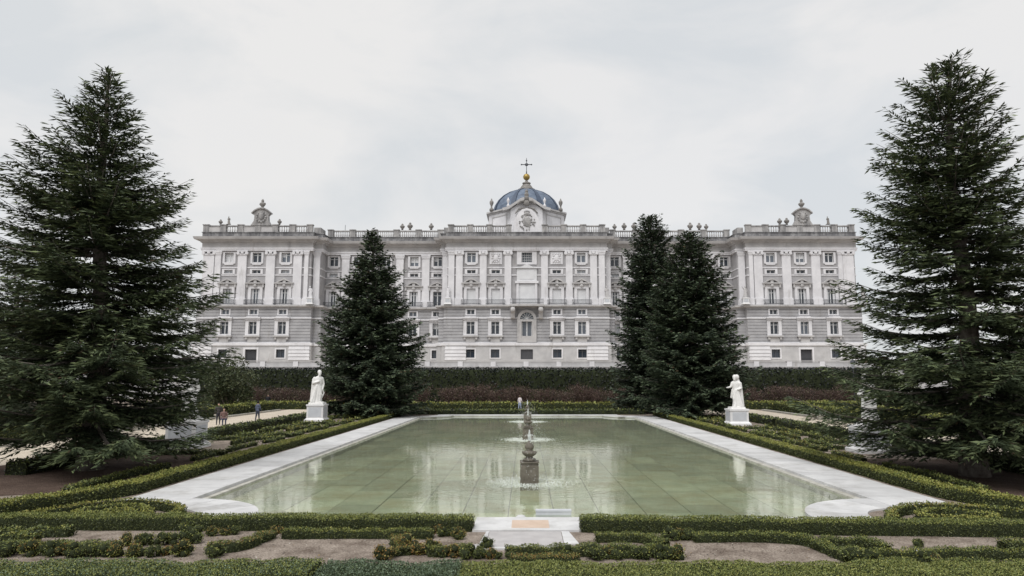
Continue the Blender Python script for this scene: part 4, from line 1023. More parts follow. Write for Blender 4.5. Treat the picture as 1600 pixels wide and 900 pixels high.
# ================================================================== TREES
def conifer(name, x, y, h, prof, label, seed, density=1.0, feather=.2, fwid=.055, lean=(0, 0), z_low=1.2, col=(.044, .062, .036), tips=(.142, .172, .078), asym=0.0, jit=.16, twin=False, group='tall dark conifers beside the pool', tr=.42, wh=.42, dark_in=True):
    rg_ = np.random.default_rng(seed)
    e = empty(name, (x, y, 0), label, 'tree', group)
    axis = lambda z: np.array([x + lean[0]*(z/h)**1.3 + .12*math.sin(z*.6+seed), y + lean[1]*(z/h), z])
    tb = MB(); zs = np.linspace(-.1, h*.985, 16)
    tb.tube([axis(max(z, 0)) + np.array([0, 0, min(z, 0)]) for z in zs], [tr*(1.28 if z < .3 else 1.0)*(1-z/h)**.85 + .02 for z in np.clip(zs, 0, h)], 10)
    tb.build('trunk', M['bark'], e, True)
    P, D, LN, WD, NR, TP = [], [], [], [], [], []
    lb = MB()
    z = z_low; wh_k = 0
    pz = [p[0] for p in prof]; pr = [p[1] for p in prof]
    while z < h*.985:
        t = z/h
        R = float(np.interp(z, pz, pr))
        nb = int(round((9 if t < .75 else 7) * (.8 + .3*rg_.random())))
        a0 = rg_.random()*6.283
        for k in range(nb):
            az = a0 + 6.283*k/nb + rg_.normal()*.22
            ln = R*(1 + jit*rg_.normal()) * (1 + asym*math.cos(az - math.pi))
            if rg_.random() < .10: ln *= .6
            ln = max(ln, .22)
            zz = z + rg_.normal()*.16
            o = axis(zz)
            slope = np.interp(t, [0, .15, .5, .8, 1.0], [-.16, -.10, .02, .32, .9]) + rg_.normal()*.07
            curve = np.interp(t, [0, .4, 1], [.16, .10, .25])
            # spray: points along main axis
            cz, sz = math.cos(az), math.sin(az)
            fx = np.array([cz, sz, 0.]); fy_ = np.array([-sz, cz, 0.]); up = np.array([0, 0, 1.])
            pts = [o + fx*ln*s_ + up*ln*(slope*s_ + curve*s_*s_*s_ - .05*math.sin(s_*3.1)) for s_ in np.linspace(0, 1, 5)]
            lb.tube(pts, [.05*ln/4+.012, .04*ln/4+.01, .03*ln/4+.008, .015, .006], 4)
            # side twigs
            sp = .17/density; m = max(3, int(ln*.9/sp)); s_ = np.sort(.10 + .9*(np.arange(m)+rg_.random(m))/m)
            s2 = np.repeat(s_, 2); side = np.tile([1., -1.], m)
            tl = np.minimum(.40*ln*(1-s2)**.75 * np.minimum(1, .35+s2*2.2), 1.25) + .14
            tl *= rg_.uniform(.6, 1.25, len(tl))
            ang = np.radians(52 - 14*s2) + rg_.normal(0, .12, len(tl))
            b0 = o + np.outer(s2*ln, fx) + np.outer(ln*(slope*s2 + curve*s2**3 - .05*np.sin(s2*3.1)), up)
            td = np.outer(np.cos(ang), fx) + np.outer(np.sin(ang)*side, fy_) + np.outer(slope*.5 + rg_.normal(-.08, .10, len(tl)), up)
            td /= np.linalg.norm(td, axis=1)[:, None]
            fs_ = .105/density
            cnt = np.maximum(2, (tl/fs_).astype(int)); tot = cnt.sum()
            ti = np.repeat(np.arange(len(tl)), cnt); u = (np.arange(tot) - np.repeat(np.cumsum(cnt)-cnt, cnt) + rg_.random(tot))/cnt[ti]
            fp = b0[ti] + td[ti]*(u*tl[ti])[:, None]
            fp[:, 2] -= .10*(u*tl[ti])**2
            sd_ = np.where(rg_.random(tot) < .5, 1., -1.)
            perp = np.cross(td[ti], up); perp /= np.linalg.norm(perp, axis=1)[:, None] + 1e-9
            fa = np.radians(rg_.uniform(8, 48, tot))
            fd = td[ti]*np.cos(fa)[:, None] + perp*(np.sin(fa)*sd_)[:, None] + np.outer(rg_.normal(-.02, .16, tot), up)
            fd /= np.linalg.norm(fd, axis=1)[:, None]
            P.append(fp); D.append(fd); LN.append(feather*rg_.uniform(.6, 1.25, tot)); WD.append(fwid*rg_.uniform(.7, 1.3, tot))
            nrm = np.outer(np.ones(tot), up) + rg_.normal(0, .42, (tot, 3)); NR.append(nrm)
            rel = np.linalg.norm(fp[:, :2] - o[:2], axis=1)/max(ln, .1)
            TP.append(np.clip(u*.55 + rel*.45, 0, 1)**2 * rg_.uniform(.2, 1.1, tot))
        z += wh*(1 - .45*t)*rg_.uniform(.75, 1.25)*(1 if h > 14 else .85)
    tops = [(axis(h*.97), .9)]
    if twin: tops.append((axis(h*.93) + np.array([-.55, 0, .55]), .9))
    for tp, ll in tops:
        m = 90; u = rg_.random(m); P.append(tp + np.outer(u*ll*.8 - .3, [0, 0, 1.])); dd = rg_.normal(0, .6, (m, 3)); dd[:, 2] = np.abs(dd[:, 2]) + .5; dd /= np.linalg.norm(dd, axis=1)[:, None]
        D.append(dd); LN.append(np.full(m, feather*1.1)*(1.15-u*.6)); WD.append(np.full(m, fwid)); NR.append(rg_.normal(0, 1, (m, 3))); TP.append(u*.6)
    P = np.concatenate(P); D = np.concatenate(D); LN = np.concatenate(LN); WD = np.concatenate(WD); NR = np.concatenate(NR); TP = np.concatenate(TP)
    keep = P[:, 2] > .25; P, D, LN, WD, NR, TP = P[keep], D[keep], LN[keep], WD[keep], NR[keep], TP[keep]
    S = np.cross(D, NR); S /= np.linalg.norm(S, axis=1)[:, None] + 1e-9
    V = np.stack([P, P + D*(LN*.45)[:, None] + S*(WD/2)[:, None], P + D*LN[:, None], P + D*(LN*.45)[:, None] - S*(WD/2)[:, None]], axis=1)
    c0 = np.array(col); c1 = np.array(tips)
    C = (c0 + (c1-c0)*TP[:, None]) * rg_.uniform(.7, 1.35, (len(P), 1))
    brown = rg_.random(len(P)) < .02; C[brown] = (.07, .05, .03)
    me = quads_mesh('crown', V - np.array([x, y, 0]), [M['needle']], C)
    place('crown', me, e, (x, y, 0)); lb.build('limbs', M['bark'], e)
    return len(P)
NT = 0
NT += conifer('conifer_tree', -17.2, 28.6, 16.7, [(0, 4.5), (2.0, 4.8), (4, 4.7), (6, 4.6), (8, 4.25), (10, 3.4), (12, 2.4), (13.5, 1.55), (14.8, .9), (15.8, .42), (16.7, .06)], 'huge dark conifer at the left edge with its skirt near the ground', 11, 1.62, .31, .068, lean=(-.75, 0), asym=.06, z_low=1.6, wh=.58)
NT += conifer('conifer_tree', 16.75, 26.8, 16.2, [(0, 4.8), (2, 5.0), (4, 4.5), (6, 3.6), (8, 3.15), (10, 2.75), (12, 2.2), (13.8, 1.5), (15, .85), (16.2, .12)], 'huge dark conifer with a forked tip at the right edge', 23, 1.62, .31, .068, lean=(.05, 0), twin=True, asym=.07, z_low=1.6, wh=.60)
NT += conifer('conifer_tree', -14.7, 67.5, 17.8, [(0, 5.0), (2, 5.2), (4, 5.2), (6, 4.9), (8, 4.4), (10, 3.7), (12, 2.8), (14, 1.85), (16, .95), (17.8, .12)], 'dense pointed conifer standing between the left statue and the pool end', 31, 1.15, .36, .15, z_low=.5, col=(.037, .054, .037), tips=(.115, .145, .083), wh=.46, lean=(-.3, 0), jit=.09)
NT += conifer('conifer_tree', 15.6, 65.5, 17.3, [(0, 4.6), (2, 4.8), (5, 4.8), (8, 4.3), (11, 3.4), (14, 2.2), (16, 1.0), (17.3, .12)], 'dense conifer beside the right statue, its trunk foot showing', 43, 1.15, .36, .15, z_low=1.4, col=(.037, .054, .037), tips=(.115, .145, .083), lean=(-.2, 0), wh=.46, jit=.10)
NT += conifer('conifer_tree', 13.5, 75.5, 21.3, [(0, 4.2), (3, 4.2), (7, 4.1), (11, 3.7), (15, 2.9), (18, 1.9), (20, 1.0), (21.3, .12)], 'tallest pointed conifer right of the pool, behind its neighbour', 47, .98, .38, .17, z_low=.5, col=(.036, .052, .037), tips=(.105, .132, .080), wh=.48, jit=.10)
NT += conifer('conifer_tree', -33.5, 46, 9.5, [(0, 5), (3, 5), (6, 4.0), (8, 2.3), (9.5, .2)], 'lower dark conifer behind the huge left one at the picture edge', 53, .6, .40, .17, z_low=1.6, tips=(.09, .115, .065), wh=.55)
NT += conifer('conifer_tree', 37.5, 52, 8.5, [(0, 5), (3, 5), (6, 3.6), (8.5, .2)], 'lower dark conifer behind the huge right one at the picture edge', 59, .6, .40, .17, z_low=1.2, tips=(.09, .12, .065), wh=.55)
print('feathers', NT)

# broad leafed shrub and bare shrubs
def leaf_cloud(name, c, r, n, size, cols, seed, label, cat, group=None, stems=6):
    rg_ = np.random.default_rng(seed); e = empty(name, (c[0], c[1], 0), label, cat, group)
    nc = 40; cc = rg_.normal(0, 1, (nc, 3)); cc /= np.linalg.norm(cc, axis=1)[:, None]; cc *= rg_.uniform(.35, .85, (nc, 1)); cc = cc*np.array(r) + np.array(c)
    k = rg_.integers(0, nc, n); d = rg_.normal(0, 1, (n, 3)); d /= np.linalg.norm(d, axis=1)[:, None]; P = cc[k] + d*(np.array(r)*.32)*rg_.uniform(.5, 1, (n, 1))
    P = P[P[:, 2] > .1]; n = len(P)
    D = rg_.normal(0, 1, (n, 3)); D /= np.linalg.norm(D, axis=1)[:, None]; Nn = rg_.normal(0, 1, (n, 3)); S = np.cross(D, Nn); S /= np.linalg.norm(S, axis=1)[:, None]
    ln = size*rg_.uniform(.6, 1.3, n); V = np.stack([P, P+D*(ln*.5)[:, None]+S*(ln*.25)[:, None], P+D*ln[:, None], P+D*(ln*.5)[:, None]-S*(ln*.25)[:, None]], axis=1)
    cols = np.array(cols); C = cols[rg_.integers(0, len(cols), n)]*rg_.uniform(.7, 1.3, (n, 1))
    place('foliage', quads_mesh('foliage', V - np.array([c[0], c[1], 0]), [M['boxleaf']], C), e, (c[0], c[1], 0))
    b = MB()
    for q in range(stems):
        t = cc[q]; b.tube([(c[0]+rg_.normal()*.15, c[1]+rg_.normal()*.15, -.05), ((c[0]+t[0])/2, (c[1]+t[1])/2, t[2]*.55), tuple(t)], [.09, .06, .02], 6)
    b.build('stems', M['bark'], e); return e
leaf_cloud('evergreen_shrub', (-31.5, 76, 3.0), (3.2, 2.5, 2.9), 9000, .26, [(.035, .05, .022), (.06, .075, .032), (.09, .10, .05)], 5, 'loose broad leafed green shrub at the left end of the tall hedge', 'shrub')
leaf_cloud('evergreen_shrub', (39.5, 78, 2.4), (3.4, 2.5, 2.6), 8000, .26, [(.04, .055, .022), (.07, .09, .035), (.10, .12, .05)], 6, 'loose green shrub at the right end of the tall hedge', 'shrub')
def bare_mesh(seed):
    rg_ = np.random.default_rng(seed); b = MB()
    for k in range(34):
        a = rg_.random()*6.283; sp = rg_.uniform(.2, 1.35); hh = rg_.uniform(1.1, 2.35)
        p0 = (rg_.normal()*.2, rg_.normal()*.2, 0); p1 = (sp*.5*math.cos(a), sp*.5*math.sin(a), hh*.55); p2 = (sp*math.cos(a), sp*math.sin(a), hh)
        b.tube([p0, p1, p2], [.028, .02, .01], 3)
        for q in range(5):
            t = rg_.uniform(.35, 1); u = [p1[i]+(p2[i]-p1[i])*t for i in range(3)]; b.tube([u, (u[0]+rg_.normal()*.3, u[1]+rg_.normal()*.3, u[2]+rg_.uniform(.1, .5))], [.014, .006], 3)
    n = 620; P = np.column_stack([rg_.normal(0, .62, n), rg_.normal(0, .5, n), rg_.uniform(.3, 2.2, n)]); D = rg_.normal(0, 1, (n, 3)); D /= np.linalg.norm(D, axis=1)[:, None]; S = np.cross(D, rg_.normal(0, 1, (n, 3))); S /= np.linalg.norm(S, axis=1)[:, None]
    V = np.stack([P, P+D*.07+S*.04, P+D*.14, P+D*.07-S*.04], axis=1)
    pal_ = np.array([(.10, .066, .056), (.14, .095, .078), (.075, .052, .047), (.10, .10, .04)]); C = pal_[rg_.choice(4, n, p=[.38, .3, .22, .10])]*rg_.uniform(.7, 1.3, (n, 1))
    return quads_mesh('bare_shrub', V, [M['boxleaf'], M['twig']], C, extra=(np.array([tuple(v) for v in b.v]), b.f))
BM = [bare_mesh(s) for s in (1, 2, 3, 4)]
rs = random.Random(9); kx = -38.0; cnt = 0
while kx < 42:
    if not (-12 < kx < -11):
        o = place('bare_shrub', BM[cnt % 4], None, (kx, 86.6 + rs.uniform(-.5, .5), 0), rs.uniform(0, 6), rs.uniform(.85, 1.25))
        tag(o, 'reddish brown leafless shrub in the row before the tall clipped hedge', 'shrub', 'leafless shrubs before the tall hedge'); cnt += 1
    kx += rs.uniform(1.15, 1.8)

# ================================================================== HEDGES
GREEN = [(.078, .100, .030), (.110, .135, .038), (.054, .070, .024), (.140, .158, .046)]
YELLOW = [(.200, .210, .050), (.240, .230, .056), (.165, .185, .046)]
BLUE = [(.07, .105, .06), (.05, .075, .042), (.14, .185, .12), (.09, .12, .055)]
DARK = [(.016, .021, .020), (.023, .029, .025), (.034, .040, .033)]
LITE = [(.135, .160, .042), (.175, .195, .052), (.095, .118, .034), (.21, .215, .060)]
AUT = [(.25, .175, .05), (.22, .185, .05), (.25, .13, .04), (.15, .14, .042)]
def resample(pts, step, closed):
    P = [np.array(p, float) for p in pts]
    if closed: P.append(P[0])
    out = [P[0]]
    for a, b in zip(P[:-1], P[1:]):
        n = max(1, int(np.linalg.norm(b-a)/step)); out += [a+(b-a)*(i+1)/n for i in range(n)]
    return np.array(out)
def hedge(pts, w, h, label, seed, pal_=GREEN, top=YELLOW, topmix=.5, leaf=None, dens=1.0, closed=False, lump=.08, name='box_hedge', group='clipped box hedges', cat='hedge', mesh_only=False, smooth_curve=False, scallop=False):
    rg_ = np.random.default_rng(seed)
    if smooth_curve:
        P0 = np.array(pts, float); 
        for _ in range(3):
            q = []
            n = len(P0); rng_i = range(n) if closed else range(n-1)
            if not closed: q.append(P0[0])
            for i in rng_i:
                a, b_ = P0[i], P0[(i+1) % n]; q += [a*.75+b_*.25, a*.25+b_*.75]
            if not closed: q.append(P0[-1])
            P0 = np.array(q)
        pts = P0
    C = resample(pts, .25 if h < 2 else 1.0, closed); n = len(C); org = np.array([C[:, 0].mean(), C[:, 1].mean()]); C = C - org
    T = np.gradient(C, axis=0); 
    if closed: T[0] = T[-1] = C[1] - C[-2]
    T /= np.linalg.norm(T, axis=1)[:, None] + 1e-9; Nr = np.column_stack([T[:, 1], -T[:, 0]])
    sl = np.concatenate([[0], np.cumsum(np.linalg.norm(np.diff(C, axis=0), axis=1))]); Ltot = sl[-1]
    ph = rg_.random(6)*6.283
    def mod(s, k): return (1 + lump*(.5*np.sin(s*2.1+ph[k]) + .3*np.sin(s*9.3+ph[k+2])) - .22*np.abs(np.cos(s*4.6+ph[0]+.6*np.sin(s*1.7+ph[1])))**6) if scallop else 1 + lump*(.5*np.sin(s*2.1+ph[k]) + .35*np.sin(s*4.7+ph[k+1]) + .3*np.sin(s*9.3+ph[k+2]))
    # core
    sect = [(-.5, 0), (-.5, .82), (-.38, 1.0), (.38, 1.0), (.5, .82), (.5, 0)]; b = MB(); vs = []
    for i in range(n):
        mw, mh = mod(sl[i], 0), mod(sl[i], 3)
        for a, z in sect: vs.append((C[i, 0]+Nr[i, 0]*a*(w-.05)*mw, C[i, 1]+Nr[i, 1]*a*(w-.05)*mw, max(0, z*h*mh-.03 if z > 0 else -.02)))
    fs = []
    for i in range(n-1):
        for k in range(5): fs.append((i*6+k, i*6+k+1, (i+1)*6+k+1, (i+1)*6+k))
    if not closed: fs += [tuple(range(6)), tuple(reversed(range((n-1)*6, n*6)))]
    # leaves
    dist = max(9., min(100., float(np.min(np.hypot(org[0]+C[:, 0], org[1]+C[:, 1])))))
    lf = leaf or clamp((.0019 if dist < 19 else .00235)*dist, .027, .3)
    per = w + 2*h; area = per*Ltot; N_ = int(area*dens*1.0/(lf*lf*.42))
    N_ = min(N_, 90000)
    s = rg_.random(N_)*Ltot; v = rg_.random(N_)*per
    fi = np.interp(s, sl, np.arange(n)); i0 = np.clip(fi.astype(int), 0, n-2); fr = (fi-i0)[:, None]
    cp_ = C[i0]*(1-fr)+C[i0+1]*fr; nn = Nr[i0]; tt_ = T[i0]
    mw, mh = mod(s, 0), mod(s, 3)
    side = np.where(v < h, -1., np.where(v < h+w, 0., 1.)); lat = np.where(side == 0, (v-h)/w-.5, side*.5); zz = np.where(side == 0, 1.0, np.where(side < 0, v/h, (v-h-w)/h))
    # round the shoulder
    sh = np.where((side != 0) & (zz > .82), 1-.24*((zz-.82)/.18)**2, 1.0); lat = lat*sh; zt = np.where((side == 0) & (np.abs(lat) > .38), 1-.5*(np.abs(lat)-.38), zz)
    Pz = zt*h*mh; P = np.column_stack([cp_ + nn*(lat*w*mw)[:, None], Pz])
    if not closed:    # ends
        ne = int(N_*h*w*2/area); 
        if ne > 0:
            e_ = rg_.integers(0, 2, ne); a = rg_.uniform(-.5, .5, ne); z_ = rg_.random(ne)
            idx = np.where(e_ == 0, 0, n-1); Pe = np.column_stack([C[idx] + Nr[idx]*(a*w)[:, None] + T[idx]*np.where(e_ == 0, -.02, .02)[:, None], z_*h])
            P = np.concatenate([P, Pe]); side = np.concatenate([side, np.full(ne, 2.)]); nn = np.concatenate([nn, T[idx]*np.where(e_ == 0, -1, 1)[:, None]]); zt = np.concatenate([zt, z_]); s = np.concatenate([s, np.where(e_ == 0, 0, Ltot)])
    m = len(P); out = np.zeros((m, 3)); out[:, :2] = nn*np.where(side == 2, 1, side)[:, None]; out[side == 0, 2] = 1; 
    thin = (np.abs(side) > .5) & (rg_.random(m) < .22)
    away = (out[:, 0]*(org[0]+P[:, 0]) + out[:, 1]*(org[1]+P[:, 1]) > .2*np.hypot(org[0]+P[:, 0], org[1]+P[:, 1])) & (rg_.random(m) < .6)
    kp = ~(away | thin); P, out, side, zt, s = P[kp], out[kp], side[kp], zt[kp], s[kp]; m = len(P)
    P = P + out*rg_.normal(0, lf*.22, m)[:, None] + rg_.normal(0, lf*.2, (m, 3)); P[:, 2] = np.maximum(P[:, 2], .01)
    D = rg_.normal(0, 1, (m, 3)) + np.array([0, 0, .35]) + out*.15; D /= np.linalg.norm(D, axis=1)[:, None]
    Nn = out + rg_.normal(0, .55, (m, 3)); S = np.cross(D, Nn); S /= np.linalg.norm(S, axis=1)[:, None] + 1e-9
    ln = lf*rg_.uniform(.7, 1.35, m)
    V = np.stack([P, P+D*(ln*.5)[:, None]+S*(ln*.32)[:, None], P+D*ln[:, None], P+D*(ln*.5)[:, None]-S*(ln*.32)[:, None]], axis=1)
    A = np.array(pal_); Tp = np.array(top); col = A[rg_.integers(0, len(A), m)]
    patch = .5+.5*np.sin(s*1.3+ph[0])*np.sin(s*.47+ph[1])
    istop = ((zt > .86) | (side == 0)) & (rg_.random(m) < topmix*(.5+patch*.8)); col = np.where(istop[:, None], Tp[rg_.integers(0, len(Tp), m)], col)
    low = ~istop & (zt < .86) & (side != 0); col = np.where(low[:, None], col*.55, col)  # older side leaves darker, with shade of the faces also put into their colour
    col = col*rg_.uniform(.78, 1.25, (m, 1))
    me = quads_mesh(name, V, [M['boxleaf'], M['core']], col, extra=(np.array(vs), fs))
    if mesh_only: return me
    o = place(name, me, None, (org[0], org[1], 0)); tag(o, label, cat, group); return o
G0 = 'front parterre hedges'
# front row at the bottom of the picture (top lies at the lower picture edge)
def row(px0, px1, py, z, n=2):
    a = ground(px0, py, z); c_ = ground(px1, py, z); return [a, c_]
hedge(row(-40, 492, 893, .45), 1.0, .53, 'broad mixed green hedge along the bottom edge, left piece before the gap', 101, BLUE+LITE[:2], LITE, .45, group=G0)
hedge(row(503, 716, 893, .45), 1.0, .52, 'blue-green clipped hedge in the middle of the bottom edge, right of the gap', 102, BLUE, BLUE, .3, group=G0)
hedge(row(717, 1650, 893, .45), 1.0, .50, 'light yellow-green clipped hedge along the bottom edge, right piece', 103, LITE, LITE, .7, group=G0)
# long straight row in front of the pool
YB = 17.42
hedge([(-19.5, 17.8), (-1.3, 17.48)], .58, .31, 'long straight hedge before the pool, left of the marble slab', 111, GREEN, LITE, .95, group=G0)
hedge([(1.32, 17.42), (19.5, 16.45)], .58, .31, 'long straight hedge before the pool, right of the marble slab', 112, GREEN, LITE, .95, group=G0)
# hedges along the coping
hedge([(-14.5, 17.9), (-13.4, 20.2), (OX0-.62, 22.6), (OX0-.62, 70)], .62, .36, 'long clipped hedge running along the left coping of the pool', 121, LITE[:3]+GREEN[:2], YELLOW, .95, group='hedges along the coping', dens=1.2)
hedge([(14.2, 17.9), (13.3, 20.0), (OX1+.62, 22.2), (OX1+.62, 70)], .62, .36, 'long clipped hedge running along the right coping of the pool', 122, LITE[:3]+GREEN[:2], YELLOW, .95, group='hedges along the coping', dens=1.2)
# scroll shaped rings in the corners
hedge([(-12.6, 18.2), (-12.1, 19.6), (-11.5, 20.3), (-10.6, 20.3), (-9.7, 19.8), (-9.1, 19.3), (-8.85, 18.2)], .24, .24, 'outer curved hedge of the scroll at the left pool corner', 131, GREEN, AUT[1:2]+YELLOW, .8, smooth_curve=True, group='corner scroll hedges', lump=.05)
hedge([(-11.75, 18.45), (-11.4, 19.4), (-10.9, 19.7), (-10.3, 19.5), (-9.8, 18.95), (-9.6, 18.4)], .22, .22, 'inner leaf shaped hedge ring at the left pool corner', 132, GREEN, YELLOW, .85, closed=True, smooth_curve=True, group='corner scroll hedges', lump=.05)
hedge([(-11.0, 18.7), (-10.75, 19.25), (-10.35, 19.2), (-10.2, 18.7)], .2, .2, 'small innermost tuft of the left corner scroll', 136, GREEN, YELLOW, .7, closed=True, smooth_curve=True, group='corner scroll hedges', lump=.05)
hedge([(9.0, 17.8), (9.3, 18.6), (9.9, 19.3), (10.8, 19.7), (11.6, 19.6), (12.1, 19.2)], .24, .24, 'outer curved hedge of the scroll at the right pool corner', 133, GREEN, AUT[1:2]+YELLOW, .8, smooth_curve=True, group='corner scroll hedges', lump=.05)
hedge([(9.8, 17.95), (10.1, 18.75), (10.8, 19.1), (11.5, 18.7), (11.9, 18.1), (11.0, 17.85)], .22, .22, 'inner leaf shaped hedge ring at the right pool corner', 134, GREEN, YELLOW, .85, closed=True, smooth_curve=True, group='corner scroll hedges', lump=.05)
hedge([(12.1, 19.3), (12.7, 18.7), (13.4, 18.1)], .24, .24, 'thin curved hedge right of the right corner scroll', 135, GREEN, YELLOW, .7, smooth_curve=True, group='corner scroll hedges', lump=.05)

# front parterre: measured hedge runs (photo spots of their top line)
def run(pts, label, seed, w=.33, h=.195, pal_=GREEN, top=YELLOW, mix=.3, curve=False):
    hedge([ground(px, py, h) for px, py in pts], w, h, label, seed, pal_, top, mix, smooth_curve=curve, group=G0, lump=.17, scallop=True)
run([(-20, 826), (112, 824)], 'short dark hedge below the long left row at the left edge', 201)
run([(-20, 834), (60, 833)], 'second short hedge at the left edge under the first', 202)
run([(-20, 847), (120, 845), (178, 847)], 'dark hedge run at the left edge above the row of little bushes', 203)
run([(325, 848), (378, 846), (400, 835), (424, 826)], 'hedge run turning up round the left end of the big left soil bed', 204, curve=True, top=AUT)
run([(442, 827), (540, 826), (640, 827), (675, 827)], 'straight dark hedge along the top of the big left soil bed', 205)
run([(618, 835), (628, 845), (632, 853)], 'short hedge turning down at the right end of the left soil bed', 206, top=AUT, mix=.6)
run([(670, 851), (735, 850)], 'dark clump of hedge left of the grey paved apron', 207, h=.21)
run([(792, 852), (900, 851), (1036, 852)], 'dark hedge run before the paved apron', 208, h=.21)
run([(800, 868), (850, 867), (903, 867)], 'rusty topped low hedge in the second row before the paved apron', 209, top=AUT, mix=.6)
run([(932, 832), (1010, 831), (1036, 845)], 'hedge bending down to the left end of the right soil bed', 210, curve=True)
run([(1084, 832), (1180, 831), (1262, 835), (1296, 850), (1326, 862)], 'long hedge bending round the right end of the right soil bed', 211, curve=True)
run([(1285, 838), (1350, 839), (1385, 850)], 'short hedge above the long right run, bending down', 212, curve=True)
run([(1318, 858), (1450, 857), (1640, 858)], 'long straight hedge run at the right, above the last row', 213)
run([(1564, 843), (1640, 843)], 'short hedge at the right edge beside a patch of bare soil', 214)
run([(1378, 872), (1432, 873)], 'short hedge left of the white scrap in the last row', 215)
run([(1455, 873), (1535, 873)], 'hedge right of the white scrap in the last row', 216)
run([(1541, 875), (1640, 876)], 'last hedge piece of the last row at the right edge', 217)
# little bushes -------------------------------------------------------------
def bush_mesh(seed, pal_, top, mix, dens=1.2):
    rg_ = np.random.default_rng(seed); n = 620; nc = 9
    cc = rg_.normal(0, 1, (nc, 3)); cc /= np.linalg.norm(cc, axis=1)[:, None]; cc = cc*np.array([.2, .2, .14]) + np.array([0, 0, .2])
    k = rg_.integers(0, nc, n); d = rg_.normal(0, 1, (n, 3)); d /= np.linalg.norm(d, axis=1)[:, None]; P = cc[k] + d*.16*rg_.uniform(.7, 1.05, (n, 1)); P[:, 2] = np.abs(P[:, 2])
    D = d + rg_.normal(0, .8, (n, 3)); D /= np.linalg.norm(D, axis=1)[:, None]; S = np.cross(D, rg_.normal(0, 1, (n, 3))); S /= np.linalg.norm(S, axis=1)[:, None]; ln = .05*rg_.uniform(.7, 1.3, n)
    V = np.stack([P, P+D*(ln*.5)[:, None]+S*(ln*.33)[:, None], P+D*ln[:, None], P+D*(ln*.5)[:, None]-S*(ln*.33)[:, None]], axis=1)
    A = np.array(pal_); T_ = np.array(top); C = A[rg_.integers(0, len(A), n)]; tp = (P[:, 2] > .22) & (rg_.random(n) < mix); C = np.where(tp[:, None], T_[rg_.integers(0, len(T_), n)], C)*rg_.uniform(.7, 1.35, (n, 1))
    b = MB(); 
    for c_ in cc: b.ball(tuple(c_), .125, 6)
    b.tube([(0, 0, -.03), (0, 0, .2)], .03, 5)
    return quads_mesh('clipped_bush', V, [M['boxleaf'], M['core']], C, extra=(np.array(b.v), b.f))
BU = {'g': [bush_mesh(s, GREEN, YELLOW, .25) for s in (1, 2, 3)], 'y': [bush_mesh(s, GREEN[1:]+YELLOW, AUT, .75) for s in (4, 5)], 'o': [bush_mesh(s, AUT, AUT, .9) for s in (6, 7)]}
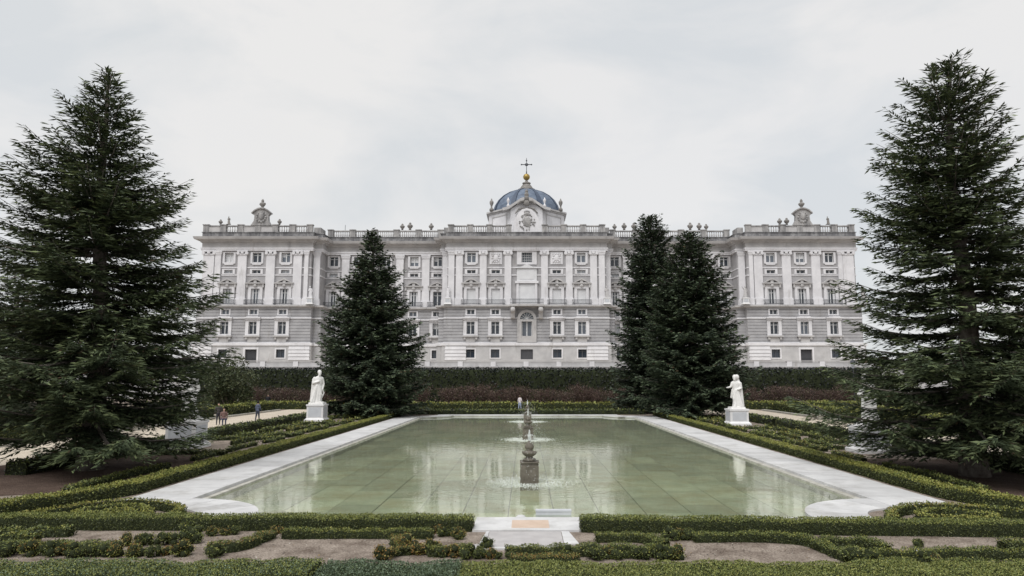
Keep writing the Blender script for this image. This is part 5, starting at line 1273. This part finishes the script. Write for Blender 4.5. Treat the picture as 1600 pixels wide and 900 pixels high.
BL = [  # px, py of the foot, kind, size, label
 (198, 855, 'y', 1.0, 'yellow topped little bush in the third row at the left'), (228, 855, 'g', 1.05, 'green little bush left of the first gap in the third row'), (215, 856, 'y', .9, 'rusty little bush between two green ones in the third row'),
 (255, 854, 'g', 1.1, 'round green bush right of the first gap in the third row'), (280, 855, 'g', 1.15, 'round green bush in the middle of the third row'), (300, 852, 'g', 1.1, 'green bush at the right end of the third row at left'), (296, 838, 'g', 1.2, 'bush on the right tip of the thin left soil strip'),
 (12, 872, 'g', 1.2, 'green bush in the left corner above the bottom hedge'), (48, 872, 'y', 1.2, 'rusty topped bush next to the left corner bush'), (76, 872, 'g', 1.25, 'large green bush left of a yellow sprig in the fourth row'), (98, 871, 'o', .9, 'yellow sprig in the fourth row at the left'),
 (118, 873, 'g', 1.15, 'green bush right of the yellow sprig in the fourth row'), (138, 873, 'g', 1.1, 'second green bush right of the yellow sprig'), (160, 873, 'g', 1.0, 'round bush after the small gap in the fourth row'), (183, 872, 'y', 1.15, 'yellowish bush in the middle of the left fourth row'),
 (212, 873, 'y', 1.15, 'golden topped bush in the left fourth row'), (240, 873, 'g', .9, 'small dark bush before the pale gap in the fourth row'), (258, 870, 'o', .8, 'sparse yellow sprig before the left soil'), (285, 872, 'y', 1.2, 'golden bush at the right end of the left fourth row'),
 (308, 840, 'g', .85, 'first of the four small balls before the long left row'), (331, 840, 'y', .8, 'second of the four small balls, yellow topped'), (352, 839, 'y', .8, 'third of the four small balls, orange topped'), (366, 838, 'g', .75, 'last of the four small balls before the long left row'),
 (336, 873, 'g', 1.1, 'bush at the left tip of the big left soil bed'), (420, 825, 'g', .9, 'bush on top of the bend left of the big left soil bed'), (433, 836, 'o', .8, 'orange sprig between two hedge runs at the left soil bed'),
 (600, 877, 'o', 1.15, 'orange leaved bush at the right tip of the left soil bed'), (616, 873, 'g', .6, 'tiny dark bush beside the orange leaved bush'), (635, 862, 'y', 1.25, 'yellow-green bush right of the left soil bed'), (655, 868, 'o', 1.2, 'large straw coloured bush right of the left soil bed'), (672, 868, 'y', 1.15, 'yellowish bush next to the straw coloured one'),
 (683, 836, 'o', .9, 'straw coloured bush near the right end of the long left row'), (693, 841, 'g', .8, 'dark ball near the right end of the long left row'), (706, 841, 'g', .8, 'second dark ball near the right end of the long left row'), (717, 845, 'y', .95, 'yellow topped bush left of the apron'),
 (760, 860, 'g', .95, 'round green bush at the left corner of the apron'), (749, 864, 'g', .45, 'tiny dark seedling left of the apron step'), (686, 874, 'g', .8, 'dark bush before the yellowish clump'), (705, 874, 'o', 1.0, 'straw coloured bush before the apron'), (733, 876, 'g', 1.1, 'round green bush before the apron step'), (750, 876, 'g', .8, 'small round bush beside the one before the apron step'),
 (766, 875, 'o', .9, 'rusty sprig before the apron step'), (778, 876, 'g', .55, 'tiny dark bush right of the rusty sprig'), (797, 878, 'g', .6, 'tiny dark bush left of the rusty low hedge'),
 (890, 876, 'g', 1.05, 'green bush at the end of the rusty low hedge'), (930, 877, 'g', 1.15, 'first dark bush after the gap in the last row'), (950, 876, 'y', .9, 'yellowish bush between two dark ones in the last row'), (966, 876, 'g', 1.0, 'dark bush right of the yellowish one in the last row'), (985, 876, 'g', .6, 'thin dark bush in the gap of the last row'), (1003, 877, 'g', 1.0, 'single dark ball in the last row'), (1032, 877, 'g', 1.2, 'large dark bush left of the right soil bed'), (1046, 877, 'g', 1.1, 'second large dark bush left of the right soil bed'), (1060, 877, 'y', 1.1, 'yellow-green bush at the left tip of the right soil bed'),
 (1046, 847, 'g', 1.1, 'bush at the upper left tip of the right soil bed'), (1062, 846, 'y', .95, 'rusty bush above the right soil bed'), (1075, 846, 'g', .95, 'green bush left of the long bending hedge'), (1005, 832, 'y', .9, 'yellow tuft leaning on the long right row'), (1243, 832, 'y', 1.0, 'yellow tuft at the bend of the long right row'),
 (1335, 883, 'g', 1.2, 'bush below the bend at the right soil bed'), (1346, 886, 'g', 1.0, 'second bush below the bend at the right soil bed'), (1362, 881, 'g', 1.0, 'round bush left of the short last-row hedge'), (1450, 886, 'g', 1.1, 'bush right of the white scrap'), (1463, 890, 'y', .9, 'yellowish bush low at the right of the white scrap'), (1436, 858, 'g', .7, 'small tuft on the long right run')]
for i, (px_, py_, kd, sc_, lab) in enumerate(BL):
    gx_, gy2 = ground(px_, py_ - 3)
    o = place('clipped_bush', BU[kd][i % len(BU[kd])], None, (gx_, gy2, 0), i*1.3, (sc_*.58, sc_*.58, sc_*.56)); tag(o, lab, 'bush', 'little clipped bushes')
sc_b = MB(); q = ground(1433, 872); sc_b.ball((q[0], q[1], .09), (.06, .05, .09), 8); sc_b.ball((q[0]+.06, q[1]-.04, .04), (.08, .05, .04), 8)
tag(place('paper_scrap', remesh(sc_b, .03, 1), None, (0, 0, 0)), 'crumpled white scrap lying between the hedges at the right', 'litter').data.materials.append(M['frame'])

# beds at both sides of the pool
ORD = ['first', 'second', 'third', 'fourth', 'fifth', 'sixth', 'seventh', 'eighth', 'ninth', 'tenth']
for side, sn in ((-1, 'left'), (1, 'right')):
    rsd = random.Random(40 + side)
    for ri, xr in enumerate((14.7, 16.0, 17.4)):
        y = 30.5 + (ri % 2)*1.6 + (3 if side < 0 else 1.5); k = 0
        if ri == 0: y = 31.5
        while y < 66 and k < 10:
            ln = rsd.uniform(2.4, 4.2)
            ped_y = [(37.6, 60.5), (35.3, 55.6)][0 if side < 0 else 1]
            cx_ = side*xr + .1
            clash = any(abs(y + ln/2 - p) < ln/2+1.2 and abs(abs(cx_) - 17.2) < 1.7 for p in ped_y)
            if not clash:
                zig = [(cx_, y), (cx_ + rsd.uniform(-.25, .25), y+ln*.5), (cx_, y+ln)]
                hedge(zig, .28, .16 + rsd.random()*.08, 'low hedge, %s from the viewer in the %s row beside the %s coping hedge' % (ORD[k], ORD[ri], sn), 300+ri*20+k+(500 if side > 0 else 0), GREEN if rsd.random() < .7 else GREEN[1:]+AUT[1:2], YELLOW, .22, group='low hedges in the %s bed' % sn, lump=.16, dens=.9)
                k += 1
            y += ln + rsd.uniform(.5, 1.3)
    for k in range(6):
        y = 33.8 + k*5.6
        if any(abs(y-p) < 2.0 for p in ((37.6, 60.5) if side < 0 else (35.3, 55.6))): y += 2.4
        hedge([(side*14.1, y), (side*16.0, y+.5), (side*18.3, y)], .3, .2, '%s cross hedge from the viewer in the %s bed' % (ORD[k], sn), 700+k+(50 if side > 0 else 0), GREEN, YELLOW, .2, group='cross hedges in the %s bed' % sn, lump=.15)
    # path side hedge
    for k, (ya, yb) in enumerate(((27, 40.5), (41.2, 53.8), (54.4, 67))):
        hedge([(side*19.1, ya), (side*19.1, yb)], .8, .52, '%s dark hedge from the viewer lining the %s gravel path' % (ORD[k], sn), 760+k+(10 if side > 0 else 0), GREEN+DARK, GREEN, .3, group='hedges lining the gravel paths', lump=.12)
    # around the near tree
    hedge([(side*14.3, 22.5), (side*14.6, 26), (side*14.4, 29)], .3, .22, 'low hedge between the %s big conifer and the coping hedge' % sn, 780+side, GREEN, LITE, .4, group='hedges by the big conifers', lump=.15)
    hedge([(side*14.9, 19.6), (side*17.5, 20.6), (side*21, 20.2)], .5, .3, 'low hedge curving in front of the %s big conifer' % sn, 784+side, GREEN, LITE, .35, group='hedges by the big conifers', lump=.15, smooth_curve=True)
    hedge([(side*14.2, 18.0), (side*17, 18.6), (side*20.5, 18.2)], .5, .3, 'nearest low hedge before the %s big conifer' % sn, 788+side, GREEN, LITE, .4, group='hedges by the big conifers', lump=.15, smooth_curve=True)
    # beyond the path
    for k, (ya, yb) in enumerate(((36, 53), (54, 66), (67, 80))):
        xo = 27.6 if side > 0 else 28.6
        hedge([(side*xo, ya), (side*xo, yb)], 1.2, .95, '%s yellow-green hedge from the viewer beyond the %s gravel path' % (ORD[k], sn), 800+k+(10 if side > 0 else 0), LITE+GREEN, YELLOW, .5, group='hedges beyond the gravel paths')
        hedge([(side*(xo+.7), yb-.2), (side*(xo+14), yb-.2)], 1.1, .9, '%s crosswise hedge beyond the %s gravel path' % (ORD[k], sn), 820+k+(10 if side > 0 else 0), LITE+GREEN, YELLOW, .5, group='hedges beyond the gravel paths')
    kb = MB().box(min(side*26.4, side*26.75), max(side*26.4, side*26.75), 30, 80, 0, .16).build('stone_kerb', M['ledge']); tag(kb, 'low stone kerb edging the %s gravel path' % sn, 'kerb')
    if side < 0: kb.location.x = -1.1
    # stone benches
    for k, yb in enumerate((63.5, 50.5)):
        bx_ = side*(25.9 if side > 0 else 27.1)
        be = empty('stone_bench', (bx_, yb, 0), 'low grey stone bench, %s along the %s gravel path' % (('farther', 'nearer')[k], sn), 'bench', 'stone benches')
        MB().box(bx_-.24, bx_+.24, yb-.95, yb+.95, .36, .46).build('seat', M['ledge'], be)
        for dy in (-.65, .65): MB().box(bx_-.17, bx_+.17, yb+dy-.13, yb+dy+.13, 0, .359).build('leg', M['ledge'], be)
# far end of the pool
hedge([(-11.5, 71.6), (11.8, 71.6)], .7, .42, 'low dark hedge along the far end of the pool', 901, GREEN+DARK, GREEN, .4, group='hedges beyond the pool')
hedge([(-11, 73.6), (11.3, 73.6)], .6, .36, 'second low hedge beyond the far end of the pool', 902, GREEN+DARK, LITE, .5, group='hedges beyond the pool')
hedge([(-21, 82.6), (21, 82.6)], 1.2, .75, 'yellow topped hedge before the leafless shrubs', 903, LITE, YELLOW, .8, group='hedges beyond the pool')
hedge([(-40, 83.5), (-22, 83.5)], 1.2, .8, 'yellow-green hedge at the far left before the leafless shrubs', 904, LITE, YELLOW, .7, group='hedges beyond the pool')
hedge([(22, 83.5), (44, 83.5)], 1.2, .8, 'yellow-green hedge at the far right before the leafless shrubs', 905, LITE, YELLOW, .7, group='hedges beyond the pool')
hedge([(-42, 90.8), (45, 90.8)], 2.0, 4.72, 'tall dark clipped hedge wall below the palace', 910, DARK, DARK, .3, leaf=.26, dens=1.1, lump=.012, name='tall_hedge', group='tall hedge walls')

# lamp post at the right end
lx_, lz_ = fac(1333, 575, 84); e = empty('lamp_post', (lx_, 84, 0), 'dark iron lamp post beside the right conifer, before the tall hedge', 'lamp')
MB().lathe([(.2, 0), (.2, .3), (.09, .5), (.06, 1.2), (.05, 4.6), (.12, 4.7), (.05, 4.8)], 10, (lx_, 84, 0)).build('post', M['iron'], e)
MB().lathe([(.14, 4.8), (.3, 5.45)], 6, (lx_, 84, 0)).build('lantern_glass', M['glass3'], e)
MB().lathe([(.38, 5.451), (.34, 5.55), (.16, 5.75), (.05, 5.8), (.04, 5.95)], 6, (lx_, 84, 0)).build('lantern_roof', M['iron'], e)
